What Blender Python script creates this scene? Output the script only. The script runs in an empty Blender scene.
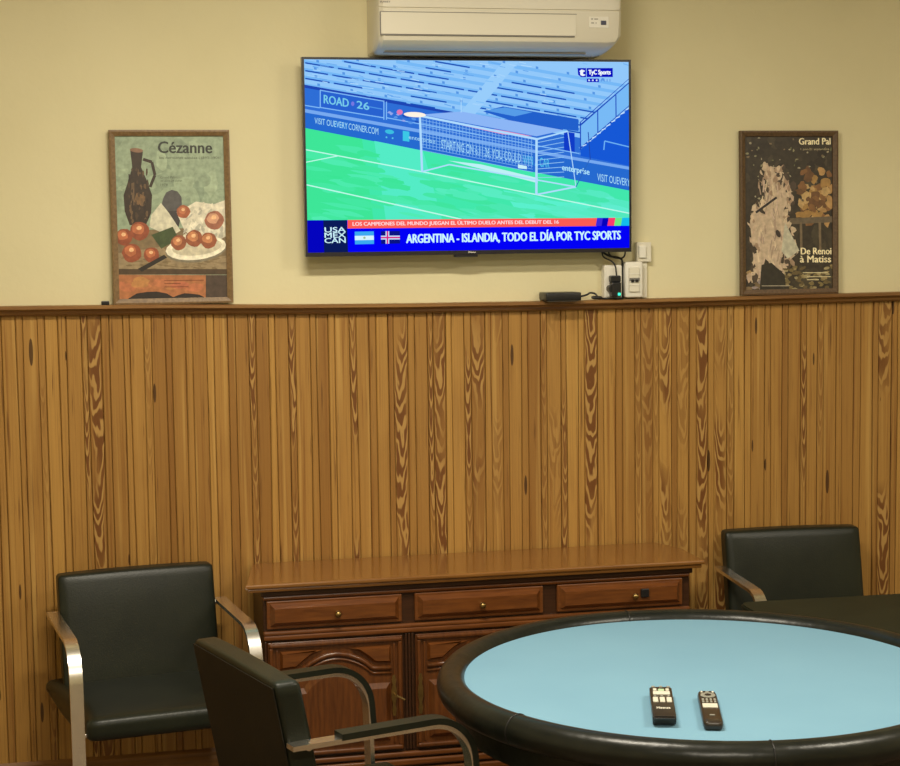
import bpy, bmesh, math, random
from mathutils import Vector, Matrix
random.seed(7)
S = bpy.context.scene
COL = S.collection

# ------------------------------------------------------------------ camera
F_PX, YAW, PITCH, ROLL = 1700.0, math.radians(12.0), math.atan(151 / 1700.0), 0.013
fw = Vector((math.sin(YAW) * math.cos(PITCH), math.cos(YAW) * math.cos(PITCH), -math.sin(PITCH)))
r0 = Vector((math.cos(YAW), -math.sin(YAW), 0)); u0 = r0.cross(fw)
rt = r0 * math.cos(ROLL) - u0 * math.sin(ROLL); up = u0 * math.cos(ROLL) + r0 * math.sin(ROLL)
cd = bpy.data.cameras.new('camera'); cam = bpy.data.objects.new('camera', cd); COL.objects.link(cam)
M = Matrix((rt, up, -fw)).transposed().to_4x4(); M.translation = Vector((0, -5.29, 1.78))
cam.matrix_world = M
cd.sensor_fit = 'HORIZONTAL'; cd.sensor_width = 36.0; cd.lens = F_PX / 900 * 36.0
cd.clip_start = 0.05; cd.clip_end = 60
S.camera = cam

# ------------------------------------------------------------------ view, world, lamps
S.view_settings.view_transform = 'Standard'; S.view_settings.look = 'None'
S.view_settings.gamma = 1.0; S.view_settings.use_curve_mapping = False
S.view_settings.exposure = 0.0
w = bpy.data.worlds.new('world'); S.world = w; w.use_nodes = True
w.node_tree.nodes['Background'].inputs[0].default_value = (1.0, 0.9, 0.75, 1)
w.node_tree.nodes['Background'].inputs[1].default_value = 0.05

def area(name, loc, sx, sy, power, col, rot=(0, 0, 0)):
    l = bpy.data.lights.new(name, 'AREA'); l.shape = 'RECTANGLE'; l.size = sx; l.size_y = sy
    l.energy = power; l.color = col
    o = bpy.data.objects.new(name, l); o.location = loc; o.rotation_euler = rot; COL.objects.link(o); return o
WARM = (1.0, 0.91, 0.74)
area('ceiling_and_fill_lamp', (0.55, -1.75, 2.93), 0.9, 0.16, 60, WARM)
area('ceiling_and_fill_lamp', (2.75, -2.6, 2.93), 0.9, 0.16, 48, WARM)
area('ceiling_and_fill_lamp', (0.6, -4.6, 2.93), 1.2, 0.2, 62, WARM)  # added near the camera as fill, no known tube hangs here

# ------------------------------------------------------------------ materials
def lin(c):
    c = c / 255.0
    return c / 12.92 if c <= 0.04045 else ((c + 0.055) / 1.055) ** 2.4
def rgb(r, g, b): return (lin(r), lin(g), lin(b), 1.0)

def newmat(name):
    m = bpy.data.materials.new(name); m.use_nodes = True
    nt = m.node_tree; return m, nt, nt.nodes['Principled BSDF']
def noise_mat(name, c1, c2, scale=8.0, rough=0.5, metal=0.0, bump=0.0, bscale=None, stretch=(1, 1, 1), spec=0.5, detail=4, coat=0.0):
    m, nt, b = newmat(name); N = nt.nodes; L = nt.links
    tc = N.new('ShaderNodeTexCoord'); mp = N.new('ShaderNodeMapping'); mp.inputs['Scale'].default_value = stretch
    L.new(tc.outputs['Object'], mp.inputs[0])
    no = N.new('ShaderNodeTexNoise'); no.inputs['Scale'].default_value = scale; no.inputs['Detail'].default_value = detail
    L.new(mp.outputs[0], no.inputs[0])
    cr = N.new('ShaderNodeValToRGB'); cr.color_ramp.elements[0].color = c1; cr.color_ramp.elements[1].color = c2
    cr.color_ramp.elements[0].position = 0.3; cr.color_ramp.elements[1].position = 0.7
    L.new(no.outputs[0], cr.inputs[0]); L.new(cr.outputs[0], b.inputs['Base Color'])
    b.inputs['Roughness'].default_value = rough; b.inputs['Metallic'].default_value = metal
    b.inputs['Specular IOR Level'].default_value = spec
    b.inputs['Coat Weight'].default_value = coat; b.inputs['Coat Roughness'].default_value = 0.15
    if bump:
        n2 = N.new('ShaderNodeTexNoise'); n2.inputs['Scale'].default_value = bscale or scale; n2.inputs['Detail'].default_value = 3
        L.new(mp.outputs[0], n2.inputs[0])
        bp = N.new('ShaderNodeBump'); bp.inputs['Strength'].default_value = bump; bp.inputs['Distance'].default_value = 0.004
        L.new(n2.outputs[0], bp.inputs['Height']); L.new(bp.outputs[0], b.inputs['Normal'])
    return m
def attr_mat(name, emit=False, rough=0.5, strength=1.0):
    """colours of a flat printed or luminous picture, kept per face"""
    m, nt, b = newmat(name); N = nt.nodes; L = nt.links
    a = N.new('ShaderNodeAttribute'); a.attribute_name = 'ink'
    if emit:
        N.remove(b); e = N.new('ShaderNodeEmission'); e.inputs[1].default_value = strength
        L.new(a.outputs['Color'], e.inputs[0]); L.new(e.outputs[0], N['Material Output'].inputs[0])
    else:
        no = N.new('ShaderNodeTexNoise'); no.inputs['Scale'].default_value = 60; no.inputs['Detail'].default_value = 5
        tc = N.new('ShaderNodeTexCoord'); L.new(tc.outputs['Object'], no.inputs[0])
        mr = N.new('ShaderNodeMapRange'); mr.inputs['From Min'].default_value = 0.3; mr.inputs['From Max'].default_value = 0.7
        mr.inputs['To Min'].default_value = 0.95; mr.inputs['To Max'].default_value = 1.5
        L.new(no.outputs[0], mr.inputs[0])
        mx = N.new('ShaderNodeVectorMath'); mx.operation = 'SCALE'
        L.new(a.outputs['Color'], mx.inputs[0]); L.new(mr.outputs[0], mx.inputs['Scale'])
        L.new(mx.outputs[0], b.inputs['Base Color']); b.inputs['Roughness'].default_value = rough
    return m

def board_mat():
    m, nt, b = newmat('pine_boards'); N = nt.nodes; L = nt.links
    def at(n):
        a = N.new('ShaderNodeAttribute'); a.attribute_name = n; return a.outputs['Fac']
    def math_(op, a, bb=None, c=None):
        x = N.new('ShaderNodeMath'); x.operation = op
        for i, v in enumerate((a, bb, c)):
            if v is None: continue
            if isinstance(v, (int, float)): x.inputs[i].default_value = v
            else: L.new(v, x.inputs[i])
        return x.outputs[0]
    def noise(vec, sc, det=3, rough=0.5):
        n = N.new('ShaderNodeTexNoise'); n.inputs['Scale'].default_value = sc; n.inputs['Detail'].default_value = det
        n.inputs['Roughness'].default_value = rough; L.new(vec, n.inputs[0]); return n.outputs[0]
    def comb(x, y, z):
        c = N.new('ShaderNodeCombineXYZ')
        for i, v in enumerate((x, y, z)):
            if isinstance(v, (int, float)): c.inputs[i].default_value = v
            else: L.new(v, c.inputs[i])
        return c.outputs[0]
    def mix(f, a, bb, blend='MIX'):
        x = N.new('ShaderNodeMix'); x.data_type = 'RGBA'; x.blend_type = blend
        if isinstance(f, (int, float)): x.inputs[0].default_value = f
        else: L.new(f, x.inputs[0])
        for i, v in ((6, a), (7, bb)):
            if isinstance(v, tuple): x.inputs[i].default_value = v
            else: L.new(v, x.inputs[i])
        return x.outputs[2]
    def ramp(f, p0, p1):
        r = N.new('ShaderNodeMapRange'); r.interpolation_type = 'SMOOTHSTEP'
        r.inputs['From Min'].default_value = p0; r.inputs['From Max'].default_value = p1; L.new(f, r.inputs[0]); return r.outputs[0]
    tc = N.new('ShaderNodeTexCoord'); sp = N.new('ShaderNodeSeparateXYZ'); L.new(tc.outputs['Object'], sp.inputs[0])
    X, Z = sp.outputs[0], sp.outputs[2]
    uvn = N.new('ShaderNodeUVMap'); us = N.new('ShaderNodeSeparateXYZ'); L.new(uvn.outputs[0], us.inputs[0]); U = us.outputs[0]
    seed, tone, fig = at('seed'), at('tone'), at('fig')
    zz = math_('ADD', Z, math_('MULTIPLY', seed, 37.0))
    # fine straight grain + slow blotches along the board
    g1 = noise(comb(math_('MULTIPLY', X, 260.0), 0.0, math_('MULTIPLY', zz, 2.2)), 1.0, 3)
    g2 = noise(comb(math_('MULTIPLY', X, 70.0), 3.0, math_('MULTIPLY', zz, 1.1)), 1.0, 2)
    g3 = noise(comb(math_('MULTIPLY', X, 9.0), 9.0, math_('MULTIPLY', zz, 2.4)), 1.0, 3)
    base = mix(tone, (0.470, 0.258, 0.066, 1), (0.250, 0.112, 0.026, 1))
    base = mix(math_('MULTIPLY', ramp(g1, 0.45, 0.75), 0.40), base, (0.17, 0.068, 0.015, 1))
    g4 = noise(comb(math_('MULTIPLY', X, 120.0), 6.0, math_('MULTIPLY', zz, 3.5)), 1.0, 3)
    base = mix(math_('MULTIPLY', ramp(g4, 0.60, 0.72), 0.75), base, (0.10, 0.036, 0.009, 1))
    base = mix(math_('MULTIPLY', ramp(noise(comb(math_('MULTIPLY', X, 45.0), 8.0, math_('MULTIPLY', zz, 0.8)), 1.0, 2), 0.55, 0.68), 0.45), base, (0.58, 0.36, 0.11, 1))
    base = mix(math_('MULTIPLY', ramp(g2, 0.56, 0.70), 0.55), base, (0.20, 0.075, 0.015, 1))
    base = mix(math_('MULTIPLY', ramp(g3, 0.50, 0.75), 0.35), base, (0.23, 0.10, 0.022, 1))
    # cathedral figure: nested arches running up the board
    uc = math_('SUBTRACT', U, 0.5)
    wob = noise(comb(math_('MULTIPLY', X, 25.0), 5.0, math_('MULTIPLY', zz, 7.0)), 1.0, 2)
    ctr = math_('MULTIPLY', math_('SUBTRACT', noise(comb(0.0, 7.0, math_('MULTIPLY', zz, 4.0)), 1.0, 1), 0.5), 0.9)
    uw = math_('SUBTRACT', uc, ctr)
    k = math_('ADD', math_('MULTIPLY', math_('MULTIPLY', uw, uw), -17.0), math_('MULTIPLY', zz, 42.0))
    k = math_('ADD', k, math_('MULTIPLY', wob, 13.0))
    sn = math_('SINE', math_('MULTIPLY', k, 2.0))
    dark = ramp(sn, -0.75, 0.15)
    figc = mix(dark, (0.45, 0.26, 0.080, 1), (0.165, 0.062, 0.015, 1))
    fmask = math_('MULTIPLY', math_('MULTIPLY', fig, ramp(math_('ABSOLUTE', uw), 0.50, 0.34)), ramp(noise(comb(math_('MULTIPLY', X, 6.0), 1.0, math_('MULTIPLY', zz, 2.6)), 1.0, 1), 0.40, 0.56))
    colr = mix(fmask, base, figc)
    # resin knots and pitch pockets: scarce small dark lenses
    vo = N.new('ShaderNodeTexVoronoi'); vo.feature = 'F1'; vo.inputs['Scale'].default_value = 1.0
    L.new(comb(math_('MULTIPLY', X, 24.0), 0.0, math_('MULTIPLY', Z, 3.6)), vo.inputs[0])
    ks = N.new('ShaderNodeSeparateColor'); L.new(vo.outputs['Color'], ks.inputs[0])
    kn = math_('MULTIPLY', math_('LESS_THAN', vo.outputs['Distance'], math_('MULTIPLY', ks.outputs[0], 0.17)), math_('GREATER_THAN', ks.outputs[1], 0.45))
    colr = mix(math_('MULTIPLY', kn, 0.85), colr, (0.045, 0.016, 0.006, 1))
    L.new(colr, b.inputs['Base Color']); b.inputs['Roughness'].default_value = 0.42
    b.inputs['Specular IOR Level'].default_value = 0.35
    bp = N.new('ShaderNodeBump'); bp.inputs['Strength'].default_value = 0.25; bp.inputs['Distance'].default_value = 0.002
    L.new(g1, bp.inputs['Height']); L.new(bp.outputs[0], b.inputs['Normal'])
    return m

MT = {}
MT['plaster'] = noise_mat('cream_plaster', (0.70, 0.635, 0.395, 1), (0.75, 0.685, 0.44, 1), 2.0, 0.85, bump=0.25, bscale=35)
MT['ceiling'] = noise_mat('white_plaster', (0.72, 0.69, 0.60, 1), (0.78, 0.75, 0.66, 1), 2.0, 0.9)
MT['floor'] = noise_mat('dark_tiles', (0.10, 0.06, 0.035, 1), (0.16, 0.10, 0.06, 1), 5.0, 0.5)
MT['boards'] = board_mat()
MT['rail'] = noise_mat('rail_wood', (0.16, 0.068, 0.020, 1), (0.30, 0.15, 0.045, 1), 3.0, 0.4, stretch=(1.5, 40, 40))
MT['base'] = noise_mat('baseboard_wood', (0.17, 0.075, 0.020, 1), (0.27, 0.125, 0.032, 1), 3.0, 0.5, stretch=(1.5, 30, 30))
MT['cabinet'] = noise_mat('mahogany', (0.080, 0.024, 0.006, 1), (0.145, 0.046, 0.010, 1), 4.0, 0.28, stretch=(30, 3, 3), bump=0.05, coat=0.25)
MT['cabinet_h'] = noise_mat('mahogany_drawer', (0.105, 0.032, 0.007, 1), (0.180, 0.058, 0.012, 1), 4.0, 0.28, stretch=(3, 30, 30), bump=0.05, coat=0.25)
MT['cabinet_top_lit'] = noise_mat('mahogany_top_lit', (0.190, 0.080, 0.018, 1), (0.260, 0.115, 0.027, 1), 4.0, 0.22, stretch=(2, 30, 30), coat=0.5)  # same mahogany, reflection of the boards put into a lighter colour
MT['cabinet_dark'] = noise_mat('mahogany_dark', (0.028, 0.010, 0.004, 1), (0.055, 0.020, 0.007, 1), 4.0, 0.35, stretch=(3, 3, 30))
MT['leather'] = noise_mat('black_leather', (0.010, 0.0125, 0.008, 1), (0.015, 0.018, 0.011, 1), 10.0, 0.38, bump=0.12, bscale=220, spec=0.32)
MT['rail_leather'] = noise_mat('rail_leather', (0.008, 0.0095, 0.0075, 1), (0.014, 0.0155, 0.012, 1), 16.0, 0.30, bump=0.45, bscale=18, spec=0.32)
MT['back_leather'] = noise_mat('warm_lit_leather', (0.012, 0.009, 0.005, 1), (0.017, 0.013, 0.007, 1), 10.0, 0.6, bump=0.1, bscale=160, spec=0.25)  # black leather, with the brown of warm light put into its colour
MT['chrome'] = noise_mat('chrome', (0.80, 0.77, 0.72, 1), (0.88, 0.85, 0.80, 1), 30.0, 0.27, 1.0)
MT['felt'] = noise_mat('blue_felt', (0.168, 0.345, 0.480, 1), (0.183, 0.370, 0.505, 1), 3.0, 0.9, bump=0.05, bscale=300)
MT['green_leather'] = noise_mat('dark_green_leather', (0.010, 0.015, 0.009, 1), (0.016, 0.022, 0.013, 1), 8.0, 0.5, bump=0.2, bscale=10, spec=0.2)
MT['white'] = noise_mat('white_plastic', (0.78, 0.75, 0.66, 1), (0.82, 0.79, 0.70, 1), 5.0, 0.4)
MT['ac'] = noise_mat('ac_plastic', (0.72, 0.68, 0.56, 1), (0.76, 0.72, 0.60, 1), 3.0, 0.38)
MT['grey'] = noise_mat('grey_plastic', (0.16, 0.15, 0.14, 1), (0.20, 0.19, 0.17, 1), 5.0, 0.5)
MT['black'] = noise_mat('black_plastic', (0.008, 0.008, 0.009, 1), (0.013, 0.013, 0.014, 1), 30.0, 0.35)
MT['bezel'] = noise_mat('tv_bezel', (0.012, 0.011, 0.016, 1), (0.018, 0.016, 0.022, 1), 30.0, 0.3)
MT['brass'] = noise_mat('old_brass', (0.28, 0.19, 0.07, 1), (0.42, 0.29, 0.11, 1), 40.0, 0.35, 1.0)
MT['frame1'] = noise_mat('poster_frame_light', (0.150, 0.088, 0.036, 1), (0.250, 0.155, 0.066, 1), 6.0, 0.5, stretch=(20, 20, 20))
MT['frame2'] = noise_mat('poster_frame_dark', (0.080, 0.043, 0.018, 1), (0.135, 0.078, 0.034, 1), 6.0, 0.5, stretch=(20, 20, 20))
MT['remote'] = noise_mat('remote_plastic', (0.020, 0.014, 0.009, 1), (0.032, 0.022, 0.014, 1), 30.0, 0.3)
MT['key'] = noise_mat('remote_keys', (0.62, 0.60, 0.50, 1), (0.70, 0.68, 0.58, 1), 30.0, 0.5)
MT['key_green'] = noise_mat('remote_key_green', (0.42, 0.58, 0.36, 1), (0.48, 0.64, 0.42, 1), 30.0, 0.5)
MT['key_grey'] = noise_mat('remote_key_grey', (0.26, 0.26, 0.22, 1), (0.32, 0.32, 0.27, 1), 30.0, 0.4)
MT['picture'] = attr_mat('lit_screen', True)
MT['print'] = attr_mat('poster_print', False, 0.45)
m, nt, b = newmat('green_led'); b.inputs['Base Color'].default_value = (0, .3, .2, 1)
b.inputs['Emission Color'].default_value = (0.05, 0.9, 0.6, 1); b.inputs['Emission Strength'].default_value = 1.2; MT['led'] = m
MT['blue_window'] = noise_mat('dark_display', (0.010, 0.012, 0.045, 1), (0.014, 0.016, 0.06, 1), 10.0, 0.2)

# ------------------------------------------------------------------ object helpers
def build(name, bm, mats, parent=None, smooth=False, angle=None, loc=None):
    bmesh.ops.recalc_face_normals(bm, faces=bm.faces)
    me = bpy.data.meshes.new(name); bm.to_mesh(me); bm.free()
    for mm in (mats if isinstance(mats, (list, tuple)) else [mats]): me.materials.append(MT[mm])
    if smooth:
        me.polygons.foreach_set('use_smooth', [True] * len(me.polygons))
        if angle: me.set_sharp_from_angle(angle=math.radians(angle))
    o = bpy.data.objects.new(name, me); COL.objects.link(o)
    if parent is not None: o.parent = parent
    if loc: o.location = loc
    return o
def tag(o, label, cat, group=None):
    o['label'] = label; o['category'] = cat
    if group: o['group'] = group
    return o
def thing(name, label, cat, loc=(0, 0, 0), rz=0.0, group=None):
    o = bpy.data.objects.new(name, None); COL.objects.link(o); o.location = loc; o.rotation_euler = (0, 0, rz)
    o.empty_display_size = 0.05
    return tag(o, label, cat, group)
def struct(o, label=None):
    o['kind'] = 'structure'
    if label: o['label'] = label
    return o
BM = bmesh.new
def box(bm, x0, x1, y0, y1, z0, z1, bev=0.0, seg=2, mi=0):
    r = bmesh.ops.create_cube(bm, size=1.0)
    for v in r['verts']:
        v.co = Vector(((x0 + x1) / 2 + v.co.x * (x1 - x0), (y0 + y1) / 2 + v.co.y * (y1 - y0), (z0 + z1) / 2 + v.co.z * (z1 - z0)))
    fs = set(f for v in r['verts'] for f in v.link_faces)
    if bev:
        es = list(set(e for v in r['verts'] for e in v.link_edges))
        rr = bmesh.ops.bevel(bm, geom=es, offset=bev, segments=seg, profile=0.5, affect='EDGES')
        fs = set(f for v in rr['verts'] for f in v.link_faces) | set(f for f in fs if f.is_valid)
    for f in fs:
        if f.is_valid: f.material_index = mi
def prism(bm, pts, axis, a, bb, mi=0):
    """closed outline pts (2D) swept along axis from a to bb; axis 0: pts=(y,z), 1: (x,z), 2: (x,y)"""
    def P(p, t):
        return (t, p[0], p[1]) if axis == 0 else (p[0], t, p[1]) if axis == 1 else (p[0], p[1], t)
    A = [bm.verts.new(P(p, a)) for p in pts]; B = [bm.verts.new(P(p, bb)) for p in pts]; n = len(pts)
    fs = [bm.faces.new(A), bm.faces.new(B[::-1])]
    for i in range(n): fs.append(bm.faces.new((A[i], A[(i + 1) % n], B[(i + 1) % n], B[i])))
    for f in fs: f.material_index = mi
    return A, B
def offset(pts, d):
    """inset a closed 2D outline by d (outline counter-clockwise)"""
    n = len(pts); ar = sum(pts[i][0] * pts[(i + 1) % n][1] - pts[(i + 1) % n][0] * pts[i][1] for i in range(n))
    s = 1 if ar > 0 else -1; out = []
    for i in range(n):
        p, q, r = Vector(pts[i - 1]), Vector(pts[i]), Vector(pts[(i + 1) % n])
        e1 = (q - p).normalized(); e2 = (r - q).normalized()
        n1 = Vector((-e1.y, e1.x)) * s; n2 = Vector((-e2.y, e2.x)) * s
        mm = (n1 + n2); mm = mm.normalized() if mm.length > 1e-6 else n1
        out.append(tuple(q + mm * (d / max(0.35, mm.dot(n1)))))
    return out
def raised(bm, pts, yb, yf, bev):
    """raised panel facing -y: outline at yb, bevelled up to an inset face at yf"""
    inn = offset(pts, bev); n = len(pts)
    A = [bm.verts.new((p[0], yb, p[1])) for p in pts]; B = [bm.verts.new((p[0], yf, p[1])) for p in inn]
    bm.faces.new(B)
    for i in range(n): bm.faces.new((A[i], A[(i + 1) % n], B[(i + 1) % n], B[i]))
def rect(x0, x1, z0, z1): return [(x0, z0), (x1, z0), (x1, z1), (x0, z1)]
def tube(bm, pts, r, n=8, cap=True, mi=0, ry=None):
    pts = [Vector(p) for p in pts]; rings = []; prev = None
    for i, p in enumerate(pts):
        t = (pts[min(i + 1, len(pts) - 1)] - pts[max(i - 1, 0)]).normalized()
        if prev is None:
            a = Vector((0, 0, 1)) if abs(t.z) < 0.9 else Vector((0, 1, 0))
            u = t.cross(a).normalized()
        else: u = (prev - t * prev.dot(t)).normalized()
        prev = u; v = t.cross(u)
        rr = r[i] if isinstance(r, (list, tuple)) else r
        rings.append([bm.verts.new(p + (u * math.cos(2 * math.pi * k / n) + v * math.sin(2 * math.pi * k / n)) * rr) for k in range(n)])
    fs = []
    for a, b2 in zip(rings, rings[1:]):
        for k in range(n): fs.append(bm.faces.new((a[k], a[(k + 1) % n], b2[(k + 1) % n], b2[k])))
    if cap: fs += [bm.faces.new(rings[0][::-1]), bm.faces.new(rings[-1])]
    for f in fs: f.material_index = mi
def lathe(bm, prof, n=64, c=(0, 0, 0), axis='z', closed=False):
    rings = []
    for r, h in prof:
        ring = []
        for k in range(n):
            a = 2 * math.pi * k / n
            if axis == 'z': p = (c[0] + r * math.cos(a), c[1] + r * math.sin(a), c[2] + h)
            else: p = (c[0] + r * math.cos(a), c[1] - h, c[2] + r * math.sin(a))
            ring.append(bm.verts.new(p))
        rings.append(ring)
    m_ = len(rings)
    for i in range(m_ if closed else m_ - 1):
        a, b2 = rings[i], rings[(i + 1) % m_]
        for k in range(n): bm.faces.new((a[k], a[(k + 1) % n], b2[(k + 1) % n], b2[k]))
    if not closed: bm.faces.new(rings[0][::-1]); bm.faces.new(rings[-1])
def spline(ctrl, n=8):
    P = [Vector(c) for c in ctrl]; P = [2 * P[0] - P[1]] + P + [2 * P[-1] - P[-2]]; out = []
    for i in range(1, len(P) - 2):
        for k in range(n):
            t = k / n; p0, p1, p2, p3 = P[i - 1], P[i], P[i + 1], P[i + 2]
            out.append(0.5 * (2 * p1 + (p2 - p0) * t + (2 * p0 - 5 * p1 + 4 * p2 - p3) * t * t + (3 * p1 - p0 - 3 * p2 + p3) * t ** 3))
    out.append(P[-2]); return out
def rbox(bm, c, size, r, n=10, shape=None):
    """upholstered block: rounded box, optional shape(u,v,w,point) in unit coordinates"""
    a = [s / 2 for s in size]; t = BM()
    bmesh.ops.create_cube(t, size=2.0)
    bmesh.ops.subdivide_edges(t, edges=t.edges[:], cuts=n, use_grid_fill=True)
    mp = {}
    for v in t.verts:
        u = v.co.copy()
        # denser towards the edges so the rounding is smooth
        q = Vector([math.copysign(1 - (1 - abs(u[i])) ** 1.6, u[i]) for i in range(3)])
        p = Vector([q[i] * a[i] for i in range(3)])
        inner = Vector([max(-(a[i] - r), min(a[i] - r, p[i])) for i in range(3)])
        d = p - inner
        # vertices on the surface of the cube are pulled on to the rounded shell
        if d.length > 1e-9: p = inner + d.normalized() * min(r, d.length) if d.length > r else p
        if shape: p = shape(q, p)
        mp[v] = bm.verts.new(p + Vector(c))
    for f in t.faces: bm.faces.new([mp[v] for v in f.verts])
    t.free()
def flatbar(bm, path, xc, wid, th):
    """flat steel bar following path (y,z), wid across x, th thick"""
    P = [Vector(p) for p in path]; rings = []
    for i, p in enumerate(P):
        t = (P[min(i + 1, len(P) - 1)] - P[max(i - 1, 0)]).normalized(); nn = Vector((-t.y, t.x)) * th / 2
        e = 0.0015
        rings.append([bm.verts.new((xc + sx * wid / 2, p.x + s * nn.x, p.y + s * nn.y)) for sx, s in ((-1, -1), (1, -1), (1, 1), (-1, 1))])
    for a, b2 in zip(rings, rings[1:]):
        for k in range(4): bm.faces.new((a[k], a[(k + 1) % 4], b2[(k + 1) % 4], b2[k]))
    bm.faces.new(rings[0][::-1]); bm.faces.new(rings[-1])
def arcpath(corners, n=10):
    """polyline (y,z,radius) with rounded corners"""
    out = []
    for i, c in enumerate(corners):
        p = Vector(c[:2]); r = c[2] if len(c) > 2 else 0
        if r == 0 or i in (0, len(corners) - 1): out.append(tuple(p)); continue
        a = (Vector(corners[i - 1][:2]) - p).normalized(); b2 = (Vector(corners[i + 1][:2]) - p).normalized()
        ang = a.angle(b2); d = r / math.tan(ang / 2)
        p1, p2 = p + a * d, p + b2 * d
        ctr = p + (a + b2).normalized() * (r / math.sin(ang / 2))
        a1 = math.atan2(p1.y - ctr.y, p1.x - ctr.x); a2 = math.atan2(p2.y - ctr.y, p2.x - ctr.x)
        da = (a2 - a1 + math.pi) % (2 * math.pi) - math.pi
        out += [(ctr.x + r * math.cos(a1 + da * k / n), ctr.y + r * math.sin(a1 + da * k / n)) for k in range(n + 1)]
    return out

# ------------------------------------------------------------------ flat pictures: TV image, prints, lettering
_T = {}
def text_tris(s, bold=0.0):
    key = (s, bold)
    if key in _T: return _T[key]
    cu = bpy.data.curves.new('lettering', 'FONT'); cu.body = s; cu.size = 1.0; cu.offset = bold; cu.resolution_u = 3
    o = bpy.data.objects.new('lettering', cu); COL.objects.link(o)
    dg = bpy.context.evaluated_depsgraph_get(); me = o.evaluated_get(dg).to_mesh()
    vs = [v.co.copy() for v in me.vertices]; fs = [tuple(p.vertices) for p in me.polygons]
    o.evaluated_get(dg).to_mesh_clear(); bpy.data.objects.remove(o); bpy.data.curves.remove(cu)
    x0 = min(v.x for v in vs); x1 = max(v.x for v in vs); y0 = min(v.y for v in vs); y1 = max(v.y for v in vs)
    vs = [((v.x - x0) / (x1 - x0), (v.y - y0) / (y1 - y0)) for v in vs]
    _T[key] = (vs, fs); return _T[key]
class Picture:
    """flat coloured shapes in layers on a picture plane; quad = its corners in picture units (TL,TR,BR,BL)"""
    def __init__(s, quad, W, H, step=0.00012):
        s.q = quad; s.W, s.H = W, H; s.bm = BM(); s.l = s.bm.faces.layers.float_vector.new('ink_face'); s.step = step; s.F = []
    def uv(s, x, y):
        (ax, ay), (bx, by), (cx, cy), (dx, dy) = s.q
        u, v = 0.5, 0.5
        for _ in range(6):
            xl = ax + (dx - ax) * v; xr = bx + (cx - bx) * v; u = (x - xl) / (xr - xl)
            yt = ay + (by - ay) * u; yb = dy + (cy - dy) * u; v = (y - yt) / (yb - yt)
        return u, v
    def P(s, x, y):
        u, v = s.uv(x, y); u = min(1, max(0, u)); v = min(1, max(0, v))
        return ((u - 0.5) * s.W, (0.5 - v) * s.H)
    def poly(s, pts, c, lay):
        s.F.append((lay, len(s.F), c, [s.P(x, y) for x, y in pts], [tuple(range(len(pts)))]))
    def line(s, a, b2, wd, c, lay):
        d = Vector((b2[0] - a[0], b2[1] - a[1])); n = Vector((-d.y, d.x)).normalized() * wd / 2
        s.poly([(a[0] + n.x, a[1] + n.y), (b2[0] + n.x, b2[1] + n.y), (b2[0] - n.x, b2[1] - n.y), (a[0] - n.x, a[1] - n.y)], c, lay)
    def ell(s, cx, cy, rx, ry, c, lay, rot=0, n=20, jit=0):
        p = []
        for k in range(n):
            a = 2 * math.pi * k / n; j = 1 + random.uniform(-jit, jit)
            x, y = rx * j * math.cos(a), ry * j * math.sin(a)
            p.append((cx + x * math.cos(rot) - y * math.sin(rot), cy + x * math.sin(rot) + y * math.cos(rot)))
        s.poly(p, c, lay)
    def text(s, t, quad, c, lay, bold=0.0):
        if bold:
            e = bold * 6.0 * abs(quad[3][1] - quad[0][1]) / 2
            for ex, ey in ((-e, 0), (e, 0), (0, -e * .5), (0, e * .5)): s.text(t, [(x + ex, y + ey) for x, y in quad], c, lay)
            return
        vs, fs = text_tris(t, 0.0); (ax, ay), (bx, by), (cx, cy), (dx, dy) = quad
        V = []
        for u, v in vs:
            v = 1 - v
            x = (ax * (1 - u) + bx * u) * (1 - v) + (dx * (1 - u) + cx * u) * v
            y = (ay * (1 - u) + by * u) * (1 - v) + (dy * (1 - u) + cy * u) * v
            V.append(s.P(x, y))
        s.F.append((lay, len(s.F), c, V, fs))
    def build(s, name, matname, parent, loc):
        me = bpy.data.meshes.new(name)
        for rank, (lay, _, c, V, fs) in enumerate(sorted(s.F, key=lambda t: t[:2])):
            vv = [s.bm.verts.new((x, -rank * 1.5e-6, z)) for x, z in V]
            for f in fs:
                try: ff = s.bm.faces.new([vv[i] for i in f]); ff[s.l] = c[:3]
                except ValueError: pass
        for f in s.bm.faces:
            f.normal_update()
            if f.normal.y > 0: f.normal_flip()
        s.bm.to_mesh(me); s.bm.free(); me.materials.append(MT[matname])
        src = me.attributes['ink_face']; n = len(me.polygons); buf = [0.0] * (n * 3); src.data.foreach_get('vector', buf)
        a = me.attributes.new('ink', 'FLOAT_COLOR', 'CORNER'); out = []
        for p in me.polygons: out += (buf[p.index * 3:p.index * 3 + 3] + [1.0]) * p.loop_total
        a.data.foreach_set('color', out)
        me.attributes.remove(me.attributes['ink_face'])
        o = bpy.data.objects.new(name, me); COL.objects.link(o); o.parent = parent; o.location = loc; return o
def q4(x0, y0, x1, y1, slope=0.0):
    return [(x0, y0), (x1, y0 + slope * (x1 - x0)), (x1, y1 + slope * (x1 - x0)), (x0, y1)]

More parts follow.
